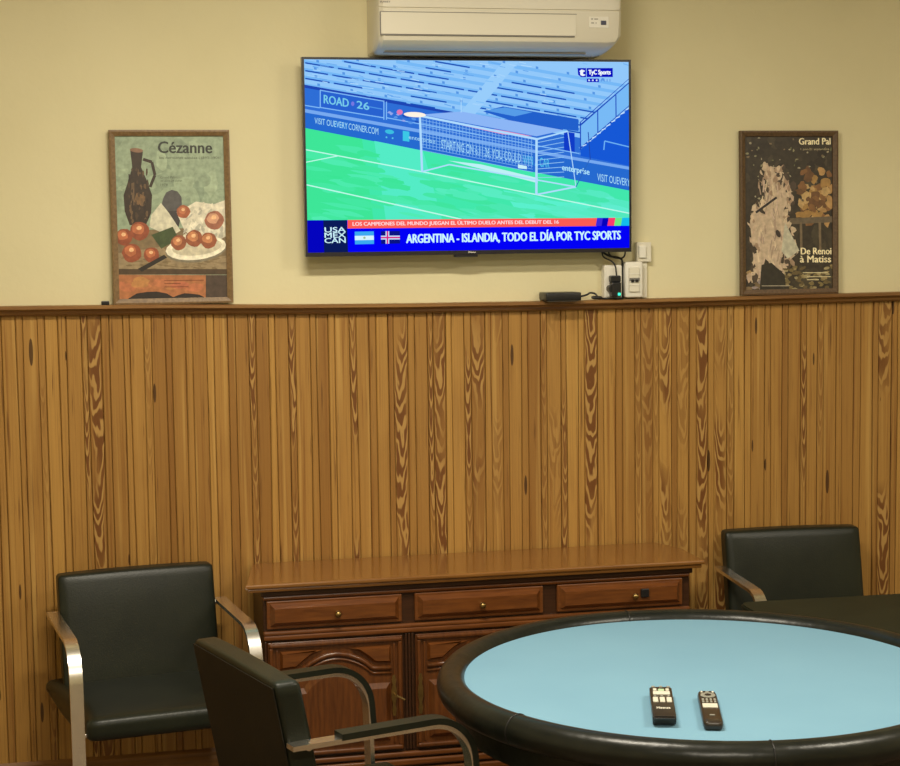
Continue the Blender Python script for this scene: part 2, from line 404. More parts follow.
# ================================================================== ROOM
XL, XR, YF, HC = -1.7, 4.3, -6.6, 2.98
def wallbox(name, x0, x1, y0, y1, z0, z1, mat):
    bm = BM(); box(bm, x0, x1, y0, y1, z0, z1); return struct(build(name, bm, mat))
wallbox('floor', XL - .1, XR + .1, YF - .1, .1, -0.1, 0, 'floor')
wallbox('ceiling', XL - .1, XR + .1, YF - .1, .1, HC, HC + .1, 'ceiling')
wallbox('wall_back', XL - .1, XR + .1, 0.0, .1, 0, HC, 'plaster')
wallbox('wall_left', XL - .1, XL, YF, 0, 0, HC, 'plaster')
wallbox('wall_right', XR, XR + .1, YF, 0, 0, HC, 'plaster')
wallbox('wall_front', XL - .1, XR + .1, YF - .1, YF, 0, HC, 'plaster')

# pine boarding: pairs of one wide and one narrow board with open joints between
STARTS = [0.187, 0.2504, 0.3112, 0.3783, 0.4427, 0.5075, 0.5664, 0.630, 0.6962, 0.7541, 0.8236, 0.884, 0.9414, 1.0075, 1.0688, 1.127,
          1.1924, 1.2555, 1.316, 1.3774, 1.4417, 1.5064, 1.5657, 1.6313, 1.6955, 1.7601, 1.8181, 1.8833, 1.9488, 2.0111, 2.0797,
          2.1402, 2.2094, 2.2705, 2.3365, 2.3967, 2.463, 2.5296, 2.5965, 2.6641]
while STARTS[0] > XL + 0.07: STARTS.insert(0, STARTS[0] - 0.0635)
while STARTS[-1] < XR - 0.07: STARTS.append(STARTS[-1] + 0.0635)
STARTS[0] = XL + .001; STARTS.append(XR - .001)
FIG = [-0.01, 0.033, 0.499, 0.62, 0.80, 0.972, 1.055, 1.105, 1.18, 1.212, 1.50, 1.59, 1.845, 1.965, 2.333, 2.615, 2.03]
DARK = [0.03, 0.54, 0.43, 0.71, 0.93, 1.30, 1.77, 1.40, 1.205, 1.87, 2.27, 1.1]
def wainscot():
    me = bpy.data.meshes.new('trim_1'); V, Fc, UV, AT = [], [], [], []
    Z0, Z1 = 0.165, 1.545
    rnd = random.Random(3)
    nj = 2 * (len(STARTS) - 1)
    def wave(k, z): return 0.0 if k in (0, nj) else 0.0013 * math.sin(z * 2.3 + k * 1.7) + 0.0007 * math.sin(z * 6.1 + k * 3.1)
    for i in range(len(STARTS) - 1):
        a, b2 = STARTS[i], STARTS[i + 1]; sp = a + (b2 - a) * rnd.uniform(0.64, 0.70)
        for j, (x0, x1) in enumerate(((a, sp), (sp, b2))):
            g = 0.0006 + 0.0008 * rnd.random() ** 2; yf = -0.0135 - 0.002 * rnd.random() - (0.0015 if j else 0)
            ch = 0.0012 + 0.0016 * rnd.random()
            prof = [(x0, -0.004), (x0 + g, -0.004), (x0 + g, yf + ch), (x0 + g + ch, yf), (x1 - g - ch, yf), (x1 - g, yf + ch), (x1 - g, -0.004), (x1, -0.004)]
            fig = 0.0
            for f in FIG:
                if x0 <= f < x1: fig = 1.0
            if rnd.random() < 0.10: fig = max(fig, 0.4)
            tone = min(1, max(0, rnd.gauss(0.30, 0.19) + (0.10 if j else 0)))
            for d in DARK:
                if x0 <= d < x1: tone = 0.75
            seed = rnd.random(); base = len(V)
            NZ = 12
            for kz in range(NZ + 1):
                z = Z0 + (Z1 - Z0) * kz / NZ
                wl, wr = wave(2 * i + j, z), wave(2 * i + j + 1, z)
                V += [(x + wl + (wr - wl) * (x - x0) / (x1 - x0), y, z) for x, y in prof]
            m_ = len(prof)
            for kz in range(NZ):
                for k in range(m_ - 1):
                    p = base + kz * m_ + k; Fc.append((p, p + 1, p + 1 + m_, p + m_)); AT.append((seed, tone, fig))
                    u = [(prof[k][0] - x0) / (x1 - x0), (prof[k + 1][0] - x0) / (x1 - x0)]
                    UV += [(u[0], 0), (u[1], 0), (u[1], 1), (u[0], 1)]
    me.from_pydata(V, [], Fc); me.materials.append(MT['boards'])
    uvl = me.uv_layers.new(name='UVMap'); uvl.data.foreach_set('uv', [c for p in UV for c in p])
    for n, idx in (('seed', 0), ('tone', 1), ('fig', 2)):
        at = me.attributes.new(n, 'FLOAT', 'FACE'); at.data.foreach_set('value', [t[idx] for t in AT])
    o = bpy.data.objects.new('trim_1', me); COL.objects.link(o)
    return struct(o, 'varnished pine boarding on the lower back wall')
wainscot()
bm = BM(); box(bm, XL, XR, -0.0035, -0.0002, 0.16, 1.55); struct(build('trim_3', bm, 'cabinet_dark'), 'dark backing sheet added behind the boarding to darken the joints')  # dark sheet added so no pale plaster shows through the open joints

# dado rail, a little sagged towards the middle as in an old house
def rail():
    bm = BM()
    K = [(XL, 1.583), (-0.258, 1.576), (0.25, 1.571), (0.649, 1.562), (1.0, 1.558), (1.424, 1.5555), (1.967, 1.557), (2.679, 1.561), (XR, 1.57)]
    def zt(x):
        for (x0, z0), (x1, z1) in zip(K, K[1:]):
            if x0 <= x <= x1: return z0 + (z1 - z0) * (x - x0) / (x1 - x0)
    prof = [(0, 0), (-0.050, 0), (-0.0555, -0.003), (-0.0555, -0.010), (-0.050, -0.013), (-0.040, -0.0145), (-0.037, -0.018), (-0.034, -0.026), (-0.026, -0.031), (0, -0.031)]
    rings = []; n = 60
    for k in range(n + 1):
        x = XL + (XR - XL) * k / n; rings.append([bm.verts.new((x, y, zt(x) + dz)) for y, dz in prof])
    for a, b2 in zip(rings, rings[1:]):
        for i in range(len(prof)): bm.faces.new((a[i], a[(i + 1) % len(prof)], b2[(i + 1) % len(prof)], b2[i]))
    bm.faces.new(rings[0]); bm.faces.new(rings[-1][::-1])
    return struct(build('trim_2', bm, 'rail'), 'brown wooden dado rail on top of the boarding'), zt
_, rail_z = rail()
bm = BM(); prism(bm, [(0, 0), (-0.030, 0), (-0.030, 0.14), (-0.024, 0.152), (-0.024, 0.162), (-0.016, 0.172), (0, 0.172)], 0, XL, XR)
struct(build('baseboard_back', bm, 'base'))

# ================================================================== AIR CONDITIONER
ac = thing('air_conditioner', 'cream split air conditioner cut off at the top of the frame above the television', 'air conditioner', (1.25, 0, 2.32))
def acbody():
    bm = BM(); X0, X1 = -0.374, 0.390
    prof = [(0, 0.0), (-0.06, 0.0), (-0.105, 0.004), (-0.150, 0.012), (-0.182, 0.024), (-0.196, 0.036), (-0.200, 0.050), (-0.202, 0.128), (-0.1985, 0.1295), (-0.1985, 0.132), (-0.204, 0.1335),
            (-0.204, 0.20), (-0.196, 0.262), (-0.170, 0.285), (0, 0.285)]
    secs = [(X0, 0.90, 0.012), (X0 + 0.005, 0.96, 0.005), (X0 + 0.016, 1.0, 0.0), (X1 - 0.03, 1.0, 0.0), (X1 - 0.008, 0.97, 0.004), (X1, 0.92, 0.010)]
    rings = [[bm.verts.new((x, y * s, z + dz * (1 - z / 0.285) * (1 if z < .1425 else 0))) for y, z in prof] for x, s, dz in secs]
    # the lower right corner is cut at a slant
    for ring, (x, s, dz) in zip(rings, secs):
        for v in ring:
            if x > 0.3 and v.co.z < 0.06: v.co.x -= (0.06 - v.co.z) * 0.55
    n = len(prof)
    for a, b2 in zip(rings, rings[1:]):
        for i in range(n): bm.faces.new((a[i], a[(i + 1) % n], b2[(i + 1) % n], b2[i]))
    bm.faces.new(rings[0]); bm.faces.new(rings[-1][::-1])
    return build('body', bm, 'ac', ac, True, 28)
acbody()
bm = BM()
prism(bm, rect(-0.365, 0.240, 0.054, 0.118), 1, -0.2035, -0.2, 0)
o = build('louver_flap', bm, 'ac', ac)
bm = BM(); box(bm, -0.368, 0.236, -0.2034, -0.2004, 0.0495, 0.0535); box(bm, -0.3685, -0.3655, -0.2034, -0.2014, 0.054, 0.118)
box(bm, -0.368, 0.243, -0.2030, -0.2016, 0.1185, 0.1203)
build('louver_gap', bm, 'grey', ac)['label'] = 'dark gap under the louver flap'
bm = BM(); box(bm, -0.345, 0.29, -0.140, -0.120, 0.0055, 0.0085); build('outlet_slot', bm, 'grey', ac)
bm = BM(); box(bm, 0.283, 0.346, -0.2032, -0.2005, 0.079, 0.113, 0.001); dp = build('display_panel', bm, 'white', ac)
bm = BM(); box(bm, 0.320, 0.337, -0.2045, -0.2030, 0.088, 0.101, 0.0004); build('display_window', bm, 'blue_window', dp)
pic = Picture([(0, 0), (63, 0), (63, 34), (0, 34)], 0.063, 0.034)
for x, y, wd in ((6, 6, 6), (16, 6, 12), (6, 18, 9), (20, 18, 3)): pic.poly([(x, y), (x + wd, y), (x + wd, y + 3), (x, y + 3)], rgb(120, 115, 105), 1)
pic.build('printed_symbols', 'print', dp, (0.3145, -0.2036, 0.096))
bm = BM()
vs, fs = text_tris('SURREY', 0.02)
vv = [bm.verts.new((-0.368 + u * 0.032, -0.2046, 0.1455 + v * 0.0055)) for u, v in vs]
for f in fs: bm.faces.new([vv[i] for i in f])
build('brand_lettering', bm, 'grey', ac)

# thin white drain conduit running from the air conditioner down behind the television
bm = BM(); box(bm, 1.638, 1.652, -0.014, -0.001, 1.80, 2.32, 0.002)
tag(build('drain_conduit', bm, 'white'), 'thin white conduit dropping from under the air conditioner behind the television', 'conduit')

# ================================================================== TELEVISION
TVX, TVZ, TW, TH = 1.1825, 2.0125, 1.046, 0.606
tv = thing('television', 'wide flat television showing a football goal, hung above the wooden rail', 'television', (TVX, -0.08, TVZ))
bm = BM(); b_ = 0.007
for a in (rect(-TW / 2, TW / 2, TH / 2 - b_, TH / 2), rect(-TW / 2, TW / 2, -TH / 2, -TH / 2 + 0.013), rect(-TW / 2, -TW / 2 + b_, -TH / 2 + .013, TH / 2 - b_), rect(TW / 2 - b_, TW / 2, -TH / 2 + .013, TH / 2 - b_)):
    prism(bm, a, 1, -0.003, 0.022)
build('bezel', bm, 'bezel', tv)
bm = BM(); box(bm, -TW / 2 + .002, TW / 2 - .002, 0.004, 0.024, -TH / 2 + .002, TH / 2 - .002); box(bm, -0.36, 0.36, 0.022, 0.050, -0.25, 0.12, 0.008)
build('rear_cover', bm, 'bezel', tv)
bm = BM(); box(bm, -0.2, 0.2, 0.048, 0.078, -0.12, 0.1, 0.003); build('wall_bracket', bm, 'black', tv)
bm = BM(); box(bm, -0.055, 0.02, 0.0, 0.016, -TH / 2 - 0.008, -TH / 2 + .002, 0.002); build('sensor_housing', bm, 'bezel', tv)
bm = BM(); vs, fs = text_tris('Hisense', 0.02)
vv = [bm.verts.new((-0.012 + u * 0.024, -0.0034, -TH / 2 + 0.0045 + v * 0.005)) for u, v in vs]
for f in fs: bm.faces.new([vv[i] for i in f])
build('brand_lettering', bm, 'white', tv)
def tv_picture():
    p = Picture([(303.7, 59), (629.6, 62), (628.6, 249), (307.8, 251.5)], TW - 2 * b_, TH - b_ - 0.013)
    C = rgb
    def clip_y(x): return 0
    p.poly([(303, 58), (632, 58), (632, 254), (303, 254)], C(146, 200, 250), 0)
    # seat rows of the stand, falling to the right
    rnd = random.Random(11); sl = 0.172
    for k in range(-2, 19):
        y0 = 43 + k * 7.7
        def Y(x): return y0 + sl * (x - 303)
        def lim(x): return 92 + 0.185 * (x - 303)          # foot of the stand
        x = 303.0
        p_top = lambda xx: max(59, Y(xx))
        while x < 630:
            ln = rnd.uniform(26, 44); x1 = min(630, x + ln)
            if Y(x) > 57 and Y(x1) < lim(x1) - 2:
                p.poly([(x, Y(x) + 1.2), (x1, Y(x1) + 1.2), (x1, Y(x1) + 4.4), (x, Y(x) + 4.4)], C(118, 184, 246), 1)
                aisle = abs((x + x1) / 2 - (430 + (120 - Y((x + x1) / 2)) * 0.9)) < 13 or abs((x + x1) / 2 - 350 - (120 - Y(x)) * 1.0) < 6
                if not aisle and (x < 565 or Y(x) > 100) and Y(x) > 62 - 0.02 * x:
                    dk = C(18, 84, 190) if x < 585 else C(70, 140, 225)
                    if x < 480 or Y(x) > 78: p.poly([(x + 2, Y(x + 2) + 3.0), (x1 - 2, Y(x1 - 2) + 3.0), (x1 - 2, Y(x1 - 2) + 4.5), (x + 2, Y(x + 2) + 4.5)], dk, 2)
                p.poly([(x + ln * .4, Y(x + ln * .4) - 1.2), (x + ln * .4 + 2.6, Y(x + ln * .4) - .6), (x + ln * .4 + 2.6, Y(x + ln * .4) + 1.8), (x + ln * .4, Y(x + ln * .4) + 1.2)], C(86, 150, 228), 3)
            x = x1
    # pale aisles
    p.poly([(452, 118), (466, 121), (516, 62), (500, 62)], C(152, 205, 251), 2)
    # upper hoarding with ROAD 26
    p.poly([(303, 86), (632, 147), (632, 172), (303, 112)], C(46, 110, 214), 3)
    p.poly([(303, 84), (470, 115), (470, 117.5), (303, 87)], C(30, 70, 180), 4)
    p.poly([(319, 89.5), (381, 100.5), (381, 117), (319, 106.5)], C(40, 98, 208), 4)
    for a, b2 in (((319, 89.5), (381, 100.5)), ((319, 106.5), (381, 117)), ((319.5, 89), (319.5, 107)), ((381.5, 100), (381.5, 119)), ((384, 101), (384, 119)), ((303, 104.5), (319, 107)), ((384, 117), (632, 163))):
        p.line(a, b2, 1.0, C(130, 190, 250), 5)
    p.text('ROAD', [(323, 94), (347, 98.3), (347, 106.5), (323, 102.5)], C(120, 205, 235), 6, 0.01)
    p.text('26', [(355, 100), (367, 102), (367, 109.5), (355, 107.5)], C(120, 205, 235), 6, 0.01)
    p.ell(351, 103, 1.6, 2.2, C(120, 120, 225), 6)
    p.line((367, 106), (380, 108.5), 1.0, C(80, 150, 230), 6)
    # lower advertising boards
    p.poly([(303, 110), (632, 169), (632, 191), (303, 127)], C(38, 106, 208), 6)
    p.poly([(303, 108), (632, 167), (632, 170), (303, 111.5)], C(120, 170, 240), 7)
    w_ = C(170, 225, 250)
    p.text('VISIT OUEVERY', [(314, 116.5), (346, 122), (346, 128.3), (314, 122.5)], w_, 8, 0.0)
    p.text('CORNER.COM', [(347, 122.3), (376, 127.3), (376, 134), (347, 128.6)], w_, 8, 0.0)
    p.poly([(332, 119.5), (346, 122), (346, 128.5), (332, 126)], C(32, 120, 215), 7)
    p.ell(387, 131, 4.5, 2.2, C(60, 190, 225), 8, 0.15)
    for x in (384, 390): p.ell(x, 136.5 + (x - 384) * .15, 0.9, 0.9, C(90, 200, 230), 8)
    p.poly([(400, 130), (406.5, 131), (406.5, 141), (400, 140)], C(60, 200, 230), 8)
    p.text('enterprise', [(406, 134.5), (432, 139), (432, 144), (406, 139.5)], w_, 8, 0.0)
    p.text('STARTING ON 6.11.26, YOU COULD', [(438, 139), (518, 153.6), (518, 164), (438, 149)], w_, 8, 0.0)
    p.text('WIN A CAR', [(520, 154.2), (547, 159), (547, 168), (520, 163.5)], C(90, 205, 240), 8, 0.0)
    p.text('enterprise', [(560, 164.5), (588, 169.5), (588, 177), (560, 172)], w_, 8, 0.01)
    p.text('VISIT OUEVERY', [(596, 173.5), (630, 179.5), (630, 187), (596, 181)], w_, 8, 0.0)
    # pitch
    p.poly([(303, 127), (632, 191), (632, 224), (303, 224)], C(66, 232, 172), 7)
    p.poly([(303, 127), (360, 138), (372, 224), (303, 224)], C(62, 230, 152), 8)
    p.poly([(372, 140), (420, 150), (440, 224), (384, 224)], C(84, 236, 198), 8)
    p.poly([(500, 190), (632, 210), (632, 222), (520, 222)], C(90, 240, 205), 8)
    for k in range(110):                      # uneven mown turf
        x = rnd.uniform(306, 628); y = rnd.uniform(136 + (x - 303) * .19, 220); v = rnd.uniform(-1, 1)
        p.ell(x, y, rnd.uniform(10, 26), rnd.uniform(1.5, 4), C(68 + 12 * v + (x - 303) * .05, 233 + 4 * v, 160 + 16 * v + (x - 303) * .10), 8, .18, 14, .2)
    wl = C(190, 250, 236)
    p.line((303, 148.5), (419, 171), 1.2, wl, 9); p.line((419, 171), (632, 214), 1.2, wl, 9)
    p.line((303, 161), (337, 154.8), 1.0, wl, 9); p.line((303, 183.5), (458, 219), 1.3, wl, 9)
    # goal
    for k in range(34):
        x = 420 + k * 3.3; p.line((x, 117 + (x - 416) * .19), (x, 146 + (x - 416) * .19), 0.5, C(130, 185, 245), 9)
    for k in range(11):
        y = 119 + k * 3.0; p.line((417, y), (530, y + 23), 0.5, C(130, 185, 245), 9)
    for k in range(10):
        y = 138 + k * 4.4; p.line((535, y), (562, y - 6 + k * 0.6), 0.6, C(150, 205, 248), 9)
    p.poly([(418, 114), (458, 111), (562, 130), (534, 136)], C(140, 182, 246), 9)
    p.poly([(446, 122), (505, 131), (530, 136), (500, 134)], C(226, 150, 190), 10)
    p.poly([(445, 160), (478, 164), (535, 178), (535, 183)], C(190, 240, 246), 10)
    g = C(176, 220, 255)
    for a, b2, wd in (((417, 116), (419, 171), 2.2), ((416, 115), (535, 139), 2.2), ((534, 138), (533.5, 194.5), 2.4), ((419, 171), (446, 164), 1.4), ((446, 164), (574, 187), 1.4),
                      ((534, 194.5), (574, 187), 1.6), ((535, 139), (566, 131), 1.5), ((566, 131), (574, 187), 0.9), ((458, 98), (458, 112), .8)):
        p.line(a, b2, wd, g, 11)
    p.ell(412, 114, 11, 2.6, C(255, 244, 226), 11, 0.05); p.ell(397, 111.5, 3, 2.6, C(225, 120, 180), 10)
    p.poly([(515, 164), (524, 166), (524, 169), (515, 168)], C(200, 240, 250), 11)
    # dark platforms and stair rail
    p.poly([(480, 111), (500, 106), (577, 119), (577, 131), (520, 124)], C(34, 96, 204), 8)
    p.poly([(482, 110), (502, 107), (530, 112), (512, 116)], C(86, 156, 232), 9)
    p.poly([(562, 131), (573, 133), (573, 152), (562, 150)], C(16, 60, 200), 9)
    p.poly([(579, 150), (632, 108), (632, 166), (579, 156)], C(22, 88, 214), 8)
    p.poly([(579, 124), (632, 82), (632, 106), (579, 148)], C(120, 186, 246), 8)
    for a, b2, wd in (((579, 125), (631, 83), 1.6), ((579, 122), (631, 79), 0.9), ((579, 148), (631, 106), 1.2), ((579, 122), (579, 150), 1.2), ((597, 110), (597, 134), 1.1), ((616, 95), (616, 118), 1.1)):
        p.line(a, b2, wd, C(24, 70, 190), 10)
    for k in range(10): p.line((581 + k * 5, 146 - k * 4), (585 + k * 5, 144.5 - k * 4), 1.0, C(200, 230, 255), 11)
    p.line((604, 141), (631, 147), 1.2, C(110, 180, 245), 10); p.line((604, 141), (603, 150), 1.2, C(110, 180, 245), 10)
    p.line((587, 132), (589, 160), 0.9, C(30, 70, 170), 11); p.line((588, 160), (574, 187), 0.9, C(40, 100, 190), 11)
    for k in range(150):                      # seats, steps and glints in the stand
        x = rnd.uniform(306, 628); y = rnd.uniform(61, 86 + (x - 303) * .17)
        if y < 84 + (x - 303) * .15 and not (x > 570 and y > 64): p.line((x, y), (x + rnd.uniform(4, 12), y + rnd.uniform(.8, 2)), rnd.uniform(.5, 1.0), rnd.choice([C(178, 220, 254), C(128, 190, 248), C(166, 212, 253), C(100, 166, 238)]), 3)
    for k in range(60):                       # people and gear along the hoarding
        x = rnd.uniform(385, 628); y = 104 + (x - 385) * .19 + rnd.uniform(0, 8)
        if not 415 < x < 566: p.ell(x, y + 6, rnd.uniform(1, 3), rnd.uniform(.6, 1.4), rnd.choice([C(90, 150, 230), C(60, 120, 215), C(150, 170, 235), C(30, 80, 185)]), 6, .18, 8, .3)
    # channel logo
    p.poly([(576.5, 68), (613, 68), (613, 77), (580, 77), (577, 74.5)], C(6, 14, 190), 11)
    p.line((585.6, 68), (585.6, 77), 0.6, C(150, 200, 250), 12)
    p.text('t', [(579, 69.5), (583.5, 69.5), (583.5, 75.5), (579, 75.5)], C(240, 248, 255), 12, 0.05)
    p.text('TyC Sports', [(588, 69.8), (610.5, 69.8), (610.5, 75.8), (588, 75.8)], C(240, 248, 255), 12, 0.02)
    p.poly([(586, 78.5), (598.5, 78.5), (598.5, 82), (586, 82)], C(6, 14, 190), 11)
    for x in (588.3, 592.2, 596.2): p.ell(x, 80.2, 0.9, 0.9, C(220, 235, 255), 12)
    for x in (601, 604, 607, 610): p.line((x, 79), (x, 81.5), 0.8, C(90, 140, 220), 12)
    # news ticker
    p.poly([(303, 219), (632, 219), (632, 256), (303, 256)], C(2, 2, 246), 10)
    p.poly([(307, 219), (324, 219), (324, 252), (307, 252)], C(4, 4, 190), 11)
    p.poly([(322.5, 219.2), (345.5, 219), (346.5, 251.5), (323.5, 252)], C(10, 26, 88), 12)
    for k, t in enumerate(('USA', 'MEX', 'CAN')):
        y = 226.2 + k * 5.4; p.text(t, [(323.8, y), (344, y - .2), (344.2, y + 4.9), (324, y + 5.1)], C(205, 245, 255), 13, 0.012)
    p.poly([(346, 219), (597, 218.6), (595, 226.8), (346, 227.6)], C(252, 92, 84), 11)
    p.text('LOS CAMPEONES DEL MUNDO JUEGAN EL ÚLTIMO DUELO ANTES DEL DEBUT DEL 16', [(351, 220.2), (556, 219.6), (556, 225.2), (351, 226)], C(255, 214, 216), 12, 0.012)
    for x0, x1, c in ((594, 600, C(60, 40, 220)), (600, 606, C(4, 2, 190)), (606, 613, C(250, 60, 110)), (613, 620, C(110, 235, 130)), (620, 631, C(20, 190, 235))):
        p.poly([(x0 + 1.5, 218.5), (x1 + 1.5, 218.5), (x1, 226.6), (x0, 226.6)], c, 12)
    p.poly([(353, 230.8), (371.5, 230.6), (371.7, 243.2), (353.3, 243.5)], C(60, 170, 240), 12)
    p.poly([(353, 235), (371.5, 234.8), (371.6, 239.2), (353.2, 239.4)], C(215, 246, 255), 13); p.ell(362.4, 237, 1.2, 1.2, C(160, 190, 150), 14)
    p.poly([(378.5, 230.6), (397, 230.4), (397.2, 243), (378.7, 243.3)], C(10, 20, 130), 12)
    for x0, y0, x1, y1, c, l in ((378.5, 235, 397, 238.9, C(200, 220, 255), 13), (383, 230.5, 386.6, 243.1, C(200, 220, 255), 13), (378.5, 236.2, 397, 237.7, C(215, 40, 130), 14), (384.1, 230.5, 385.6, 243.1, C(215, 40, 130), 14)):
        p.poly([(x0, y0), (x1, y0), (x1, y1), (x0, y1)], c, l)
    p.text('ARGENTINA - ISLANDIA, TODO EL DÍA POR TYC SPORTS', [(403.5, 231.5), (619.5, 229.5), (619.5, 241.8), (403.5, 244.0)], C(206, 248, 255), 12, 0.011)
    return p.build('screen', 'picture', tv, (0, -0.0005, (0.013 - b_) / 2))
tv_picture()

# ================================================================== POSTERS
def frame_mesh(W, H, fw_, dep):
    bm = BM(); o = [(-W / 2, -H / 2), (W / 2, -H / 2), (W / 2, H / 2), (-W / 2, H / 2)]; i = offset(o, fw_)
    def ring(y, pts): return [bm.verts.new((x, y, z)) for x, z in pts]
    A = ring(0, o); B = ring(-dep, o); C_ = ring(-dep - 0.001, offset(o, fw_ * .3)); D = ring(-dep + 0.004, i); E = ring(-0.002, i)
    for a, b2 in ((A, B), (B, C_), (C_, D), (D, E), (E, A)):
        for k in range(4): bm.faces.new((a[k], a[(k + 1) % 4], b2[(k + 1) % 4], b2[k]))
    return bm
def poster(name_label, cx, zb, W, H, frame, fwid, paint, tilt=0.0):
    t = thing('framed_poster', name_label, 'poster', (cx, -0.024, zb), 0, 'framed posters standing on the rail')
    t.rotation_euler = (math.radians(-1.2), tilt, 0)
    o = build('frame', frame_mesh(W, H, fwid, 0.016), frame, t); o.location = (0, 0.008, H / 2)
    p = Picture(paint.quad, W - 2 * fwid, H - 2 * fwid); paint(p); p.build('print', 'print', t, (0, 0.001, H / 2))
    return t
def paint_still(p):
    C = rgb; rnd = random.Random(5); random.seed(5)
    p.poly([(112, 136), (232, 136), (232, 302), (112, 302)], C(136, 152, 128), 0)
    for k in range(46):
        x, y = rnd.uniform(114, 226), rnd.uniform(140, 205); v = rnd.uniform(-14, 14)
        p.ell(x, y, rnd.uniform(6, 14), rnd.uniform(4, 10), C(136 + v, 152 + v, 128 + v * .8), 1, rnd.uniform(0, 3), 12, .2)
    # table
    p.poly([(112, 232), (232, 228), (232, 276), (112, 276)], C(118, 100, 72), 2)
    p.poly([(112, 254), (160, 248), (180, 262), (232, 258), (232, 272), (112, 270)], C(140, 122, 92), 3)
    p.poly([(112, 270), (232, 271), (232, 276.5), (112, 275.5)], C(72, 56, 38), 4)
    p.poly([(112, 276), (232, 277), (232, 302), (112, 302)], C(160, 102, 64), 3)
    for k in range(10): p.ell(rnd.uniform(116, 200), rnd.uniform(280, 292), 9, 4, C(172, 110 + rnd.uniform(-12, 12), 70), 4, 0, 12, .2)
    p.poly([(206, 277), (232, 277), (232, 302), (206, 302)], C(70, 56, 46), 4)
    p.ell(150, 303, 24, 10, C(40, 32, 28), 5, 0, 14, .06); p.ell(188, 303, 18, 8, C(40, 32, 28), 5, 0, 14, .06)
    # dark stoneware jug, tall
    p.poly([(129, 150), (142, 152), (140, 168), (146, 182), (151, 196), (150, 214), (145, 225), (128, 226), (123, 212), (122, 196), (127, 181), (131, 168)], C(50, 38, 28), 4)
    p.ell(135.5, 151, 6.8, 2.2, C(128, 96, 74), 5, .12)
    for a, b2 in (((142, 160), (151, 163)), ((151, 163), (154, 176)), ((154, 176), (149, 188))): p.line(a, b2, 3, C(50, 38, 28), 4)
    p.poly([(130, 184), (133, 183), (133, 206), (129, 206)], C(96, 76, 54), 5); p.ell(139, 200, 6, 6, C(112, 84, 54), 5, 0, 9, .3)
    # pale drapery
    p.poly([(176, 214), (196, 203), (214, 206), (228, 202), (230, 238), (206, 250), (184, 232)], C(206, 200, 180), 5)
    p.poly([(150, 216), (160, 204), (168, 214), (180, 232), (170, 238), (148, 228)], C(196, 192, 170), 5)
    for k in range(12):
        x, y = rnd.uniform(182, 226), rnd.uniform(210, 240); p.line((x, y), (x + rnd.uniform(-8, 8), y + rnd.uniform(4, 12)), 1.0, C(160, 156, 140), 6)
    p.ell(171, 205, 11, 13, C(78, 76, 76), 4, 0, 12, .12); p.poly([(160, 212), (182, 212), (178, 228), (164, 228)], C(58, 54, 54), 4)
    p.poly([(150, 236), (172, 228), (178, 240), (160, 250)], C(60, 74, 42), 6)
    # plate and fruit, loosely laid out
    p.ell(196, 251, 32, 13, C(120, 112, 92), 6, -0.10); p.ell(196, 249.5, 31.5, 12, C(222, 216, 194), 7, -0.10); p.ell(197, 248.5, 26, 8.5, C(190, 182, 158), 8, -0.10)
    def fruit(x, y, r, a, b2):
        p.ell(x, y, r, r * .95, a, 9, 0, 16, .05); p.ell(x - r * .15, y - r * .2, r * .62, r * .55, b2, 10, 0, 12, .1); p.ell(x - r * .05, y - r * .3, r * .26, r * .22, C(224, 178, 132), 11, 0, 10, .1)
    for x, y, r in ((178, 244, 8), (194, 240, 9), (209, 242, 8.5)): fruit(x, y, r, C(138, 78, 50), C(180, 118, 78))
    fruit(215, 222, 10, C(146, 92, 70), C(196, 146, 116)); fruit(183, 213, 7, C(150, 84, 54), C(176, 108, 72))
    for x, y, r in ((122, 238, 9), (138, 232, 10), (130, 254, 10), (150, 256, 8)): fruit(x, y, r, C(136, 70, 44), C(172, 100, 64))
    p.poly([(136, 270), (163, 256), (166, 259), (140, 273)], C(38, 32, 26), 9)
    for k in range(120):
        x, y = rnd.uniform(118, 226), rnd.uniform(256, 272); v = rnd.uniform(-16, 16)
        p.ell(x, y, rnd.uniform(3, 8), rnd.uniform(.5, 1.2), C(128 + v, 110 + v, 80 + v), 3, rnd.uniform(-.2, .2), 8, .3)
    for k in range(70):
        x, y = rnd.uniform(184, 228), rnd.uniform(208, 240); p.ell(x, y, rnd.uniform(1, 3), rnd.uniform(2, 6), rnd.choice([C(214, 208, 188), C(186, 182, 162), C(200, 194, 174), C(172, 168, 152)]), 6, rnd.uniform(-.9, .9), 8, .3)
    for k in range(60):
        x, y = rnd.uniform(125, 150), rnd.uniform(170, 222); p.ell(x, y, rnd.uniform(.6, 1.6), rnd.uniform(1, 4), rnd.choice([C(70, 54, 38), C(44, 33, 26), C(98, 76, 52)]), 5, 0, 8, .3) if abs(x - 137) < 11 else None
    ink = C(44, 48, 40)
    p.text('Cézanne', [(157.5, 142.5), (212.5, 143.5), (212.5, 155), (157.5, 154)], ink, 12, 0.012)
    p.text('les dernières années (1895-1906)', [(158.5, 157.5), (222, 158.3), (222, 161.5), (158.5, 160.7)], C(84, 92, 76), 12, 0.0)
    for t, x1, y in (('Grand Palais', 177, 177.2), ('20 avril-24 juillet', 182, 181), ('1978', 167, 184.6)):
        p.text(t, [(159.5, y), (x1, y), (x1, y + 2.4), (159.5, y + 2.4)], C(84, 92, 76), 12, 0.0)
    for y, x1 in ((282, 204), (285, 180), (288.5, 188)): p.line((163, y), (x1, y), 0.8, C(120, 66, 38), 12)
paint_still.quad = [(113.5, 136.5), (224, 138), (228.5, 299), (117, 300.5)]
